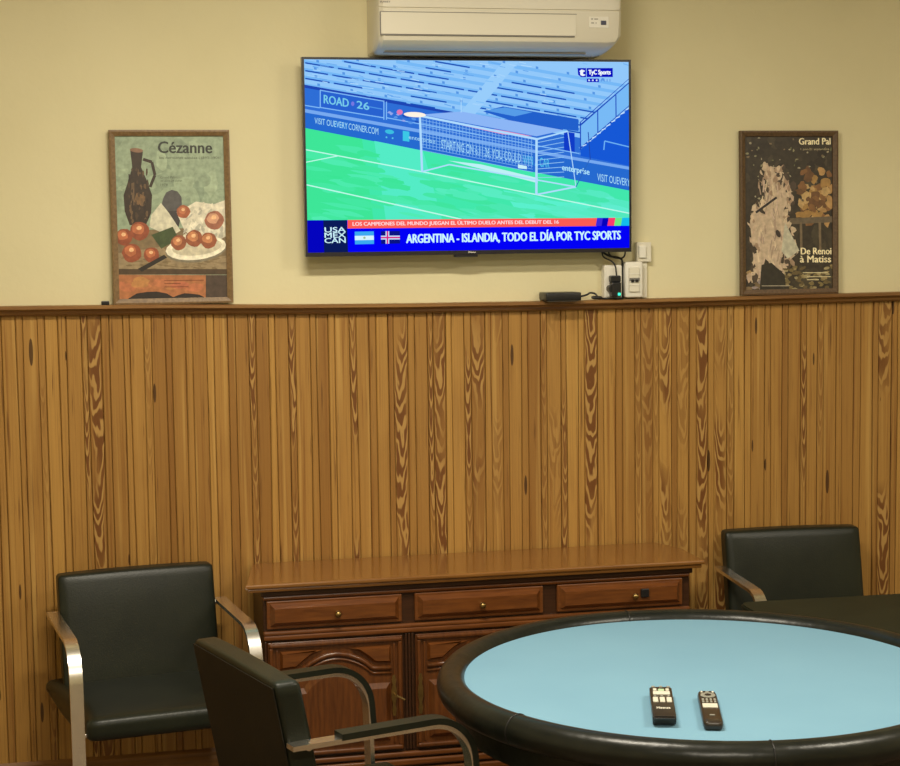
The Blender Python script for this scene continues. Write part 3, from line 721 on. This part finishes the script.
def paint_garden(p):
    C = rgb; rnd = random.Random(8); random.seed(8)
    p.poly([(736, 130), (838, 130), (838, 296), (736, 296)], C(50, 43, 34), 0)
    for k in range(150):
        x, y = rnd.uniform(742, 831), rnd.uniform(137, 290); v = rnd.uniform(-12, 14)
        p.ell(x, y, rnd.uniform(2, 7), rnd.uniform(2, 7), C(52 + v, 45 + v, 35 + v * .7), 1, rnd.uniform(0, 3), 10, .3)
    for k in range(70):
        x, y = rnd.uniform(743, 830), rnd.uniform(138, 205)
        p.ell(x, y, rnd.uniform(.5, 1.7), rnd.uniform(.5, 1.9), rnd.choice([C(128, 124, 96), C(150, 142, 118), C(96, 98, 66), C(112, 96, 72)]), 2, 0, 8, .3)
    # warm dapples at the right
    for k in range(70):
        x, y = rnd.gauss(812, 11), rnd.gauss(196, 15)
        if x < 831: p.ell(x, y, rnd.uniform(2, 5), rnd.uniform(2, 6), rnd.choice([C(150, 116, 66), C(166, 130, 82), C(120, 84, 50), C(176, 146, 98), C(98, 68, 42)]), 3, rnd.uniform(0, 3), 10, .3)
    p.poly([(784, 218), (830, 216), (830, 222), (784, 224)], C(96, 84, 68), 3)
    for x in (798, 817): p.line((x, 222), (x, 250), 2.4, C(112, 96, 74), 3)
    # tall pale hanging drapery
    p.poly([(762, 170), (768, 166), (776, 168), (783, 174), (786, 196), (784, 216), (792, 238), (795, 252), (788, 258), (781, 272), (768, 264), (762, 258), (756, 280), (748, 282), (750, 258), (747, 220), (752, 208), (762, 200), (764, 184)], C(182, 162, 138), 4)
    ol = [(762, 170), (766, 178), (776, 178), (784, 180), (786, 196), (784, 216), (790, 238), (782, 262), (752, 270), (750, 250), (748, 222), (754, 206), (763, 196), (764, 182)]
    for k in range(130):
        x, y = rnd.choice(ol); x += rnd.gauss(0, 3); y += rnd.gauss(0, 7)
        p.ell(x, y, rnd.uniform(1, 3), rnd.uniform(2, 5), rnd.choice([C(188, 168, 142), C(176, 152, 130), C(60, 50, 40), C(150, 126, 104), C(70, 58, 48)]), 5, rnd.uniform(-.5, .5), 9, .35)
    for k in range(90):
        y = rnd.uniform(176, 272); x = 768 + rnd.gauss(0, 5 + (y - 170) * .08); 
        if 752 < x < 790: p.line((x, y), (x + rnd.uniform(-3, 3), y + rnd.uniform(5, 12)), rnd.uniform(.6, 1.6), rnd.choice([C(198, 180, 152), C(160, 138, 120), C(190, 168, 150), C(150, 130, 118)]), 5)
    p.poly([(782, 222), (796, 250), (784, 258), (778, 250)], C(176, 172, 152), 6)
    p.line((753, 212), (774, 197), 2.2, C(40, 34, 36), 7)
    p.ell(775, 233, 2.2, 4, C(58, 48, 44), 7, -.4)
    p.poly([(758, 264), (768, 262), (781, 274), (782, 290), (756, 290)], C(44, 40, 32), 6)
    for k in range(60):
        x, y = rnd.uniform(780, 830), rnd.uniform(264, 289); p.ell(x, y, rnd.uniform(1.5, 4), rnd.uniform(1, 2), rnd.choice([C(112, 98, 62), C(136, 120, 82), C(92, 78, 50), C(148, 136, 100)]), 4, rnd.uniform(-.6, .6), 8, .3)
    for k in range(22):
        x, y = rnd.uniform(743, 762), rnd.uniform(270, 288); p.ell(x, y, rnd.uniform(1.5, 4), rnd.uniform(1, 2.5), rnd.choice([C(150, 124, 84), C(140, 128, 128), C(110, 92, 66)]), 4, 0, 8, .3)
    wh = C(226, 214, 176)
    p.text('Grand Pal', [(797.5, 138.6), (829.5, 138.6), (829.5, 145), (797.5, 145)], wh, 9, 0.014)
    p.text('1 juin-21 septembre', [(799, 148.4), (828, 148.4), (828, 151.2), (799, 151.2)], C(180, 168, 132), 9, 0.0)
    p.text('De Renoi', [(797.5, 247.2), (828, 247.2), (828, 253.8), (797.5, 253.8)], wh, 9, 0.014)
    p.text('à Matiss', [(796.5, 255), (827.5, 255), (827.5, 261.8), (796.5, 261.8)], wh, 9, 0.014)
    for y, x0, x1 in ((272, 799, 824), (276, 803, 827), (279, 803, 815)): p.line((x0, y), (x1, y), 0.9, C(196, 184, 146), 9)
    p.line((758, 285), (786, 285), 0.7, C(170, 160, 140), 9)
paint_garden.quad = [(742.5, 136.5), (831.5, 137), (828.5, 287.5), (742, 289)]
poster('greenish still life exhibition poster with jug and fruit in a wooden frame, left of television', 0.259, rail_z(0.26) + .001, 0.362, 0.528, 'frame1', 0.018, paint_still, 0.0)
poster('dark exhibition poster with a pale draped shape in a brown frame, right of the television', 2.270, rail_z(2.27) + .001, 0.343, 0.537, 'frame2', 0.018, paint_garden, 0.0)

# ================================================================== SOCKETS, CABLES AND BOX NEXT TO THE TELEVISION
so = thing('wall_socket', 'square white surface socket with a black adapter plugged in, below the television corner', 'socket', (1.659, -0.001, 1.612))
bm = BM(); box(bm, -0.030, 0.030, -0.034, 0, -0.053, 0.055, 0.004); build('box', bm, 'white', so)
bm = BM(); box(bm, -0.025, 0.025, -0.037, -0.033, -0.047, 0.049, 0.002); build('face_plate', bm, 'white', so)
ad = thing('power_adapter', 'black plug adapter with a green light in the white socket', 'adapter', (1.660, -0.038, 1.600))
bm = BM(); box(bm, -0.016, 0.016, -0.030, 0, -0.034, 0.012, 0.003); box(bm, -0.018, 0.016, -0.028, 0, 0.012, 0.034, 0.004)
lathe(bm, [(0.012, 0), (0.012, 0.026)], 20, (-0.014, 0, -0.008), 'y'); build('body', bm, 'black', ad)
bm = BM(); box(bm, 0.004, 0.013, -0.032, -0.029, -0.030, -0.021, 0.001); build('indicator_light', bm, 'led', ad)['label'] = 'glowing green indicator'
br = thing('circuit_breaker', 'white breaker box with a windowed switch, beside the socket', 'breaker box', (1.727, -0.001, 1.619))
bm = BM(); box(bm, -0.029, 0.031, -0.040, 0, -0.058, 0.058, 0.006, 3); build('box', bm, 'white', br, True, 40)
bm = BM(); box(bm, -0.018, 0.018, -0.046, -0.038, -0.040, 0.040, 0.003); cv = build('cover', bm, 'ac', br)
bm = BM(); box(bm, -0.017, 0.017, -0.0475, -0.045, -0.004, 0.006); build('switch_window', bm, 'grey', cv)
for xx in (-0.012, 0.002):
    bm = BM(); box(bm, xx, xx + .010, -0.051, -0.047, -0.008, 0.001, 0.001); build('toggle', bm, 'black', cv)
for zz in (0.018, -0.018):
    bm = BM(); box(bm, -0.018, 0.018, -0.0475, -0.0455, zz, zz + .003); build('ridge', bm, 'white', cv)
jb = thing('junction_box', 'small square white junction box at the lower right corner of the television', 'junction box', (1.769, -0.001, 1.706))
bm = BM(); box(bm, -0.026, 0.024, -0.022, 0, -0.031, 0.033, 0.003); build('box', bm, 'ac', jb)
bm = BM(); box(bm, -0.021, 0.004, -0.030, -0.02, -0.018, 0.022, 0.003); build('switch_module', bm, 'white', jb)
bm = BM(); box(bm, 1.7635, 1.7815, -0.013, -0.001, 1.559, 1.675, 0.002)
tag(build('cable_duct', bm, 'ac'), 'narrow cream cable duct running down from the junction box to the rail', 'cable duct')
sb = thing('set_top_box', 'small flat black streaming box lying on the rail under the television', 'streaming box', (1.476, -0.052, 1.5562))
bm = BM(); box(bm, -0.058, 0.058, -0.045, 0.042, 0.002, 0.028, 0.004, 3); build('case', bm, 'black', sb, True, 40)
bm = BM(); box(bm, -0.05, 0.05, -0.04, 0.036, 0.0, 0.003); build('feet', bm, 'grey', sb)
def cable(name, label, pts, r=0.0028):
    bm = BM(); tube(bm, spline(pts, 10), r, 8); return tag(build(name, bm, 'black', None, True), label, 'cable', 'black cables under the television')
cable('power_cable', 'black cable lying on the rail from the streaming box to the socket', [(1.536, -0.035, 1.570), (1.552, -0.034, 1.569), (1.570, -0.034, 1.573), (1.582, -0.034, 1.579), (1.598, -0.034, 1.576), (1.612, -0.037, 1.562), (1.645, -0.042, 1.5600), (1.690, -0.044, 1.5600)], 0.0032)
bm = BM(); tube(bm, [(1.583, -0.043, 1.5645), (1.59, -0.043, 1.5645), (1.613, -0.043, 1.563), (1.62, -0.043, 1.562)], [0.003, 0.006, 0.006, 0.003], 10)
tag(build('cable_plug', bm, 'black', None, True), 'black plug head lying on the rail left of the white socket', 'plug')
cable('power_cable', 'thin black cable looping down from the television into the top of the adapter', [(1.617, -0.03, 1.755), (1.622, -0.036, 1.706), (1.628, -0.040, 1.692), (1.650, -0.046, 1.680), (1.662, -0.048, 1.664), (1.665, -0.052, 1.632)], 0.0026)
cable('power_cable', 'black cable coiled in a ring under the television corner', [(1.685, -0.03, 1.75), (1.655, -0.032, 1.722), (1.645, -0.034, 1.706), (1.660, -0.036, 1.692), (1.690, -0.036, 1.690), (1.700, -0.034, 1.708), (1.690, -0.032, 1.728), (1.672, -0.03, 1.75)], 0.0028)
cable('power_cable', 'black cable falling behind the breaker box down to the rail', [(1.590, -0.028, 1.74), (1.640, -0.030, 1.700), (1.680, -0.030, 1.690), (1.692, -0.028, 1.678), (1.6935, -0.020, 1.640), (1.6935, -0.020, 1.5605)], 0.0035)
bm = BM(); box(bm, -0.012, 0.012, -0.012, 0.010, 0, 0.012, 0.002)
tag(build('cable_clip', bm, 'black', None, loc=(0.053, -0.028, rail_z(0.053))), 'tiny black clip on the rail beside the left poster', 'clip')

# ================================================================== SIDEBOARD
sd = thing('sideboard', 'long carved mahogany sideboard with three drawers against the boarded wall', 'sideboard', (1.14, -0.17, 0))
OX, OY = -1.14, 0.17
def SB(name, bm, mat, parent=sd, **k): return build(name, bm, mat, parent, loc=(OX, OY, 0) if parent is sd else None, **k)
YFc = -0.335
bm = BM()
for z0, z1, e in ((0.742, 0.7555, 0.0), (0.730, 0.742, 0.007)):
    prism(bm, [(0.427 + e, -0.362 + e), (1.848 - e, -0.362 + e), (1.848 - e, -0.150), (1.800 - e, -0.026), (0.478 + e, -0.026)], 2, z0, z1)
ev = [e for e in bm.edges if abs(e.verts[0].co.z - e.verts[1].co.z) < 1e-5]
bmesh.ops.bevel(bm, geom=ev, offset=0.004, segments=2, profile=0.5, affect='EDGES')
SB('top', bm, 'cabinet_top_lit')
bm = BM(); box(bm, 0.474, 1.818, YFc - 0.004, -0.028, 0.712, 0.7305, 0.004); SB('frieze', bm, 'cabinet_dark')
bm = BM(); box(bm, 0.480, 1.812, YFc + 0.012, -0.026, 0.10, 0.716, 0.003)
SB('carcass', bm, 'cabinet_dark')
bm = BM(); box(bm, 0.468, 1.825, YFc - 0.012, -0.026, 0.0, 0.085, 0.004); box(bm, 0.472, 1.82, YFc - 0.006, -0.03, 0.083, 0.10, 0.006)
SB('plinth', bm, 'cabinet')
# moulded rails between drawers and doors
bm = BM()
for z, r in ((0.6005, 0.0065), (0.587, 0.008)): box(bm, 0.479, 1.81, YFc - 0.004, YFc + 0.014, z - r, z + r, 0.005, 3)
for z in (0.706,): box(bm, 0.479, 1.81, YFc + 0.001, YFc + 0.014, z - 0.006, z + 0.006, 0.004, 2)
for z, r in ((0.205, 0.008), (0.180, 0.010), (0.152, 0.010), (0.125, 0.009)): box(bm, 0.479, 1.81, YFc - 0.004, YFc + 0.014, z - r, z + r, 0.006, 3)
SB('moulding', bm, 'cabinet_h')
for x0, x1 in ((0.481, 0.489), (0.903, 0.932), (1.343, 1.376), (1.790, 1.812)):
    bm = BM(); box(bm, x0, x1, YFc + 0.009, YFc + 0.014, 0.22, 0.578)
    n = 1 if x1 - x0 < .012 else 2 if x1 - x0 < .025 else 3
    for k in range(n):
        xx = x0 + (x1 - x0) * (k + .5) / n; box(bm, xx - 0.0038, xx + 0.0038, YFc + 0.000, YFc + 0.014, 0.22, 0.578, 0.003, 2)
    SB('pilaster', bm, 'cabinet_dark')
for i, (x0, x1) in enumerate(((0.490, 0.897), (0.936, 1.337), (1.381, 1.786))):
    bm = BM(); box(bm, x0, x1, YFc + 0.002, YFc + 0.016, 0.613, 0.698, 0.003)
    raised(bm, rect(x0 + 0.010, x1 - 0.010, 0.622, 0.690), YFc + 0.002, YFc - 0.012, 0.013)
    dr = SB('drawer', bm, 'cabinet_h')
    bm = BM(); xm = (x0 + x1) / 2 + (0.006, 0.004, 0.040)[i]
    lathe(bm, [(0.005, 0), (0.004, 0.006), (0.0085, 0.011), (0.0100, 0.016), (0.0085, 0.021), (0.004, 0.0235)], 16, (xm, YFc - 0.0115, 0.654), 'y')
    build('knob', bm, 'brass', dr, True)
    if i == 2:
        bm = BM(); box(bm, 1.644, 1.670, YFc - 0.020, YFc - 0.011, 0.648, 0.674, 0.002); lk = build('lock', bm, 'black', dr); lk['label'] = 'square black lock'
def door(x0, x1, hinge_left, with_key):
    bm = BM(); z0, z1 = 0.222, 0.573; yb = YFc + 0.002
    box(bm, x0, x1, yb, yb + 0.014, z0, z1, 0.003)
    # outer frame bead
    a, b2 = x0 + 0.004, x1 - 0.004
    box(bm, a, b2, yb - 0.012, yb + 0.002, z1 - 0.016, z1 - 0.003, 0.005, 3); box(bm, a, b2, yb - 0.012, yb + 0.002, z0 + 0.003, z0 + 0.016, 0.005, 3)
    box(bm, a, a + 0.012, yb - 0.010, yb + 0.002, z0 + 0.016, z1 - 0.016, 0.004, 3); box(bm, b2 - 0.012, b2, yb - 0.010, yb + 0.002, z0 + 0.016, z1 - 0.016, 0.004, 3)
    # inner frame bead
    a, b2 = x0 + 0.024, x1 - 0.024
    for q in (a, b2 - 0.006): box(bm, q, q + 0.006, yb - 0.006, yb + 0.002, z0 + 0.022, z1 - 0.022, 0.0025, 2)
    d = SB('door', bm, 'cabinet')
    xm = (x0 + x1) / 2; wl = (x1 - x0)
    sx0, sx1 = x0 + 0.036, x1 - 0.036; zt, zs = 0.546, 0.482
    def arch(off, half, drop):
        """ogee arch: flat shoulders rising to a round crown"""
        pts = []
        n = 18
        for k in range(n + 1):
            t = -1 + 2 * k / n; c = math.cos(t * math.pi / 2)
            pts.append((xm + half * t, zs + off + drop * (c ** 0.8)))
        return pts
    # spandrels in the two upper corners
    for s in (-1, 1):
        e = sx0 if s < 0 else sx1
        arc = [(xm + s * (0.036 + 0.080 * t), zt - 0.002 - 0.050 * t ** 1.5) for t in (0, .25, .5, .75, 1)]
        pts = [(e, zt)] + arc + [(e, arc[-1][1] - 0.004)]
        if s > 0: pts = pts[::-1]
        bm = BM(); raised(bm, pts, yb, yb - 0.012, 0.008); build('spandrel_panel', bm, 'cabinet_h', d)
    # arched bead with its shoulders
    bm = BM()
    ap = [(sx0, zs - 0.006), (xm - 0.112, zs - 0.004)] + arch(0.000, 0.105, 0.046) + [(xm + 0.112, zs - 0.004), (sx1, zs - 0.006)]
    tube(bm, [(x, yb - 0.003, z) for x, z in ap], 0.0075, 10)
    ap2 = [(x, z - 0.016) for x, z in ap]; tube(bm, [(x, yb - 0.001, z) for x, z in ap2], 0.005, 8)
    build('arched_bead', bm, 'cabinet', d, smooth=True)
    inner = [(sx0 + 0.004, z0 + 0.03), (sx1 - 0.004, z0 + 0.03), (sx1 - 0.004, zs - 0.052), (xm + 0.098, zs - 0.052)] + arch(-0.046, 0.094, 0.046)[::-1] + [(xm - 0.098, zs - 0.052), (sx0 + 0.004, zs - 0.052)]
    bm = BM(); raised(bm, inner, yb, yb - 0.014, 0.014); build('raised_panel', bm, 'cabinet', d)
    ex = x1 - 0.030 if hinge_left else x0 + 0.012
    bm = BM(); prof = [(-0.004, 0.33), (0.004, 0.33), (0.007, 0.35), (0.004, 0.365), (0.008, 0.385), (0.008, 0.41), (0.004, 0.425), (0.007, 0.44), (0.003, 0.455), (-0.003, 0.455), (-0.007, 0.44), (-0.004, 0.425), (-0.008, 0.41), (-0.008, 0.385), (-0.004, 0.365), (-0.007, 0.35)]
    prism(bm, [(ex + x, z) for x, z in prof], 1, yb - 0.0125, yb - 0.009); build('key_plate', bm, 'brass', d)
    if with_key:
        bm = BM(); tube(bm, [(ex, yb - 0.010, 0.398), (ex, yb - 0.045, 0.398)], 0.003, 8)
        tube(bm, [(ex + 0.001, yb - 0.045, 0.400), (ex + 0.014, yb - 0.046, 0.393), (ex + 0.026, yb - 0.046, 0.386)], [0.004, 0.003, 0.004], 8); build('key', bm, 'brass', d)
door(0.490, 0.897, True, True); door(0.936, 1.337, False, False); door(1.381, 1.786, False, False)

# ================================================================== ARMCHAIRS
def armchair(label, x, y, deg, bt=0.775, az=0.660, pads=False, right_arm=True, backmat='leather', group='black leather armchairs in the room', half=0.235, bshift=0.0, ar=0.235):
    t = thing('armchair', label, 'chair', (x, y, 0), math.radians(deg), group)
    HW = half; AX = HW + 0.018
    # backrest, leaning back
    bm = BM(); zb, zt = 0.385, bt; h = zt - zb
    def shp(q, p):
        k = (p.z + h / 2) / h                     # 0 bottom .. 1 top
        y_ = p.y
        if q.y < 0: y_ -= 0.010 * (1 - q.x ** 4) * (1 - (2 * k - 1) ** 4)
        z_ = p.z + 0.004 * (1 - q.x ** 2) * (1 if q.z > .9 else 0)
        return Vector((p.x, y_ + 0.085 * k, z_))
    rbox(bm, (0, 0.175 + bshift, (zb + zt) / 2), (HW * 2, 0.062, h), 0.013, 14, shp)
    bk = build('backrest', bm, 'leather', t, True)
    if backmat != 'leather':
        bm = BM(); A = [(-HW + .006, zb + .01), (HW - .006, zb + .01), (HW - .006, zt - .010), (-HW + .006, zt - .010)]
        vs_ = [bm.verts.new((xx, 0.175 + bshift + 0.0315 + 0.085 * (zz - zb) / h + dy, zz)) for dy in (0, .0025) for xx, zz in A]
        for f in ((0, 1, 2, 3), (7, 6, 5, 4), (0, 1, 5, 4), (1, 2, 6, 5), (2, 3, 7, 6), (3, 0, 4, 7)): bm.faces.new([vs_[i] for i in f])
        build('back_panel', bm, backmat, bk)['label'] = 'flat dull panel on the rear of the backrest'
    # seat cushion: deep at the front, rounded up behind
    bm = BM()
    def shs(q, p):
        k = (p.y + 0.275) / 0.55                   # 0 front .. 1 back
        z_ = p.z
        if q.z > 0: z_ += 0.010 * (1 - q.x ** 4) * (1 - (2 * k - 1) ** 4) - 0.012 * k
        else: z_ -= 0.030 * math.sin(math.pi * min(1, k * 1.1)) * (1 if k < .9 else .3)
        return Vector((p.x * (1 + 0.20 * max(0, k - 0.3) / 0.7), p.y, z_))
    rbox(bm, (0, 0.01, 0.437), (HW * 2 - .006, 0.55, 0.062), 0.022, 12, shs)
    build('seat', bm, 'leather', t, True)
    for s in (-1, 1):
        xa = s * AX
        if s > 0 and not right_arm: pa = arcpath([(-0.205, 0.38, 0), (-0.235, 0.006, 0.05), (0.24, 0.006, 0)])
        else: pa = arcpath([((ar[0] if s < 0 else ar[1]) if isinstance(ar, tuple) else ar, az + 0.004, 0), (-0.215, az, 0.105), (-0.236, 0.006, 0.05), (0.24, 0.006, 0)], 12)
        bm = BM(); flatbar(bm, pa, xa, 0.036, 0.011)
        bmesh.ops.bevel(bm, geom=[e for e in bm.edges if e.is_manifold and e.calc_face_angle(0) > 1.2], offset=0.0015, segments=1, affect='EDGES')
        fr = build('arm_frame', bm, 'chrome', t, True, 30)
        if pads:
            pp = arcpath([(0.105, az + 0.012, 0), (-0.215, az + 0.0115, 0.105), (-0.228, 0.54, 0)], 12)
            bm = BM(); flatbar(bm, pp, xa, 0.040, 0.014)
            bmesh.ops.bevel(bm, geom=[e for e in bm.edges if e.is_manifold and e.calc_face_angle(0) > 1.2], offset=0.005, segments=3, affect='EDGES')
            build('arm_pad', bm, 'leather', fr, True, 40)
    bm = BM(); box(bm, -AX, AX, 0.215, 0.245, 0.001, 0.012, 0.002); build('floor_bar', bm, 'chrome', t)
    bm = BM(); box(bm, -AX, AX, -0.228, -0.196, 0.412, 0.422, 0.002)
    build('seat_support', bm, 'chrome', t)
    for s in (-1, 1):
        if s > 0 and not right_arm: continue
        bm = BM(); tube(bm, [(s * (HW - .01), 0.222 + bshift, az), (s * (AX + .004), 0.222 + bshift, az)], 0.010, 12)
        build('arm_bolt', bm, 'chrome', t)
    return t
armchair('black leather chrome-armed armchair against the boarding, left of the sideboard', 0.155, -0.362, 8.63)
armchair('foreground black armchair with padded arms seen from behind, facing the blue table', 0.520, -1.488, 107.1, bt=0.838, az=0.700, pads=True, backmat='back_leather', half=0.240, bshift=-0.047, ar=(0.218, 0.186))
armchair('black leather armchair behind the poker table, right of the sideboard', 2.235, -0.34, -3.6, bt=0.79, az=0.668, right_arm=False, half=0.231)

# ================================================================== CARD TABLE
TC = (1.426, -1.493)
pt = thing('poker_table', 'round card table with light blue felt and a padded black leather rail', 'table', (TC[0], TC[1], 0))
bm = BM(); lathe(bm, [(0.594, 0.690), (0.594, 0.712)], 96); build('felt_top', bm, 'felt', pt)
bm = BM(); prof = [(0.612 + 0.035 * math.cos(a), 0.698 + 0.036 * math.sin(a)) for a in [2 * math.pi * k / 20 for k in range(20)]]
lathe(bm, prof, 128, closed=True); rl = build('padded_rail', bm, 'rail_leather', pt, True)
bm = BM(); lathe(bm, [(0.57, 0.606), (0.598, 0.606), (0.604, 0.62), (0.608, 0.685), (0.57, 0.685)], 128, closed=True); build('apron', bm, 'rail_leather', pt, True, 40)
bm = BM(); lathe(bm, [(0.575, 0.640), (0.575, 0.690)], 64); build('table_board', bm, 'cabinet_dark', pt)
bm = BM(); lathe(bm, [(0.30, 0.0), (0.30, 0.03), (0.10, 0.06), (0.07, 0.12), (0.06, 0.45), (0.09, 0.60), (0.20, 0.640)], 40); build('pedestal', bm, 'cabinet_dark', pt, True, 40)
# seams where the rail cover is joined
for a_deg in (208, 262, 90):
    a = math.radians(a_deg); bm = BM()
    c = Vector((math.cos(a), math.sin(a), 0))
    tube(bm, [c * (0.612 + 0.0352 * math.cos(t)) + Vector((0, 0, 0.698 + 0.0362 * math.sin(t))) for t in [math.radians(-40 + 12 * k) for k in range(20)]], 0.0018, 6)
    build('seam', bm, 'black', rl, True)

# second table behind it
t2 = thing('side_table', 'dark green leather topped table behind the poker table, in front of the right armchair', 'table', (2.49, -1.05, 0))
OUT = [(2.98, -0.705), (2.98, -1.62), (2.14, -1.62), (2.13, -1.30), (2.02, -1.03), (1.88, -0.915), (1.84, -0.90), (1.832, -0.88), (1.832, -0.72), (1.838, -0.690), (1.858, -0.672)]
OUT = [(x - 2.49, y + 1.05) for x, y in OUT]
bm = BM(); prism(bm, OUT, 2, 0.672, 0.690)
bmesh.ops.bevel(bm, geom=[e for e in bm.edges if abs(e.verts[0].co.z - e.verts[1].co.z) < 1e-5], offset=0.004, segments=2, affect='EDGES')
build('table_top', bm, 'green_leather', t2)
bm = BM(); prism(bm, offset(OUT, 0.04), 2, 0.61, 0.672); build('apron', bm, 'cabinet_dark', t2)
for sx, sy in ((1.93, -0.77), (2.9, -0.79), (2.9, -1.53), (2.22, -1.53)):
    bm = BM(); box(bm, sx - 2.515, sx - 2.465, sy + 1.025, sy + 1.075, 0, 0.62, 0.004); build('leg', bm, 'cabinet_dark', t2)

# ================================================================== REMOTE CONTROLS
def remote1():
    t = thing('remote_control', 'chunky dark remote with pale square keys, left of the two on the blue felt', 'remote control', (1.221, -1.770, 0.712), math.atan2(0.075, 0.246) * -1, 'remote controls on the blue felt')
    W, L_, H = 0.050, 0.250, 0.028
    bm = BM()
    # wedge: thin at the far end, thick near end tucked in underneath
    prof = [(L_ / 2, 0.002), (L_ / 2 + .002, 0.020), (L_ / 2 - 0.006, 0.025), (-L_ / 2 + 0.006, H), (-L_ / 2, H - 0.004), (-L_ / 2 + 0.010, 0.008), (-L_ / 2 + 0.02, 0.0), (L_ / 2 - .004, 0.0)]
    prism(bm, prof, 0, -W / 2, W / 2)
    bmesh.ops.bevel(bm, geom=bm.edges[:], offset=0.003, segments=2, affect='EDGES'); build('case', bm, 'remote', t, True, 50)
    def zt(y): return 0.025 + (H - 0.025) * (L_ / 2 - y) / L_
    def key(x0, x1, y0, y1, m='key', n='key'):
        bm = BM(); z = zt((y0 + y1) / 2); box(bm, x0, x1, y0, y1, z - 0.002, z + 0.0028, 0.0015); build(n, bm, m, t)
    for x in (-0.017, 0.0, 0.017): key(x - .004, x + .004, 0.108, 0.116, 'key_grey')
    key(-0.018, -0.010, 0.078, 0.094); key(0.010, 0.018, 0.078, 0.094); key(-0.007, 0.007, 0.074, 0.090, 'key_green')
    key(-0.019, 0.019, 0.046, 0.070)
    for x in (-0.015, 0.0, 0.015): key(x - .003, x + .003, 0.028, 0.036, 'key_grey')
    for x in (-0.015, 0.0, 0.015): key(x - .0058, x + .0058, -0.018, 0.018)
    bm = BM(); vs, fs = text_tris('Hisense', 0.03)
    vv = [bm.verts.new((-0.015 + u * 0.030, -0.072 + v * 0.017, zt(-0.07) + 0.0006)) for u, v in vs]
    for f in fs: bm.faces.new([vv[i] for i in f])
    build('brand_lettering', bm, 'key', t)
remote1()
def remote2():
    t = thing('remote_control', 'slim black remote with one wide white key, right of the two on blue felt', 'remote control', (1.315, -1.817, 0.712), -math.atan2(0.075, 0.243), 'remote controls on the blue felt')
    W, L_, H = 0.044, 0.252, 0.021
    bm = BM(); rbox(bm, (0, 0, H / 2), (W, L_, H), 0.009, 10, lambda q, p: Vector((p.x * (1 - 0.06 * (1 if abs(q.y) > .9 else 0)), p.y, p.z))); build('case', bm, 'remote', t, True)
    def key(x0, x1, y0, y1, m='key_grey', n='key'):
        bm = BM(); box(bm, x0, x1, y0, y1, H - 0.002, H + 0.0018, 0.0012); build(n, bm, m, t)
    key(-0.015, -0.010, 0.104, 0.112, 'key'); key(0.010, 0.015, 0.104, 0.112, 'key'); key(-0.004, 0.004, 0.106, 0.112)
    bm = BM(); lathe(bm, [(0.0165, 0), (0.0165, 0.0025)], 24, (0, 0, H - .0008)); 
    for v in bm.verts: v.co.y = v.co.y * 1.25 + 0.080
    ring = build('direction_pad', bm, 'key_grey', t)
    bm = BM(); lathe(bm, [(0.0075, 0), (0.0075, 0.003)], 20, (0, 0, H - .0004))
    for v in bm.verts: v.co.y = v.co.y * 1.1 + 0.080
    build('ok_key', bm, 'black', ring)
    for x in (-0.013, -0.0045, 0.0045, 0.013):
        for y in (0.046, 0.028): key(x - .0026, x + .0026, y - .006, y + .006)
    key(-0.0165, 0.0165, -0.018, 0.012, 'key', 'wide_key')
    key(-0.006, 0.006, -0.078, -0.074)
remote2()
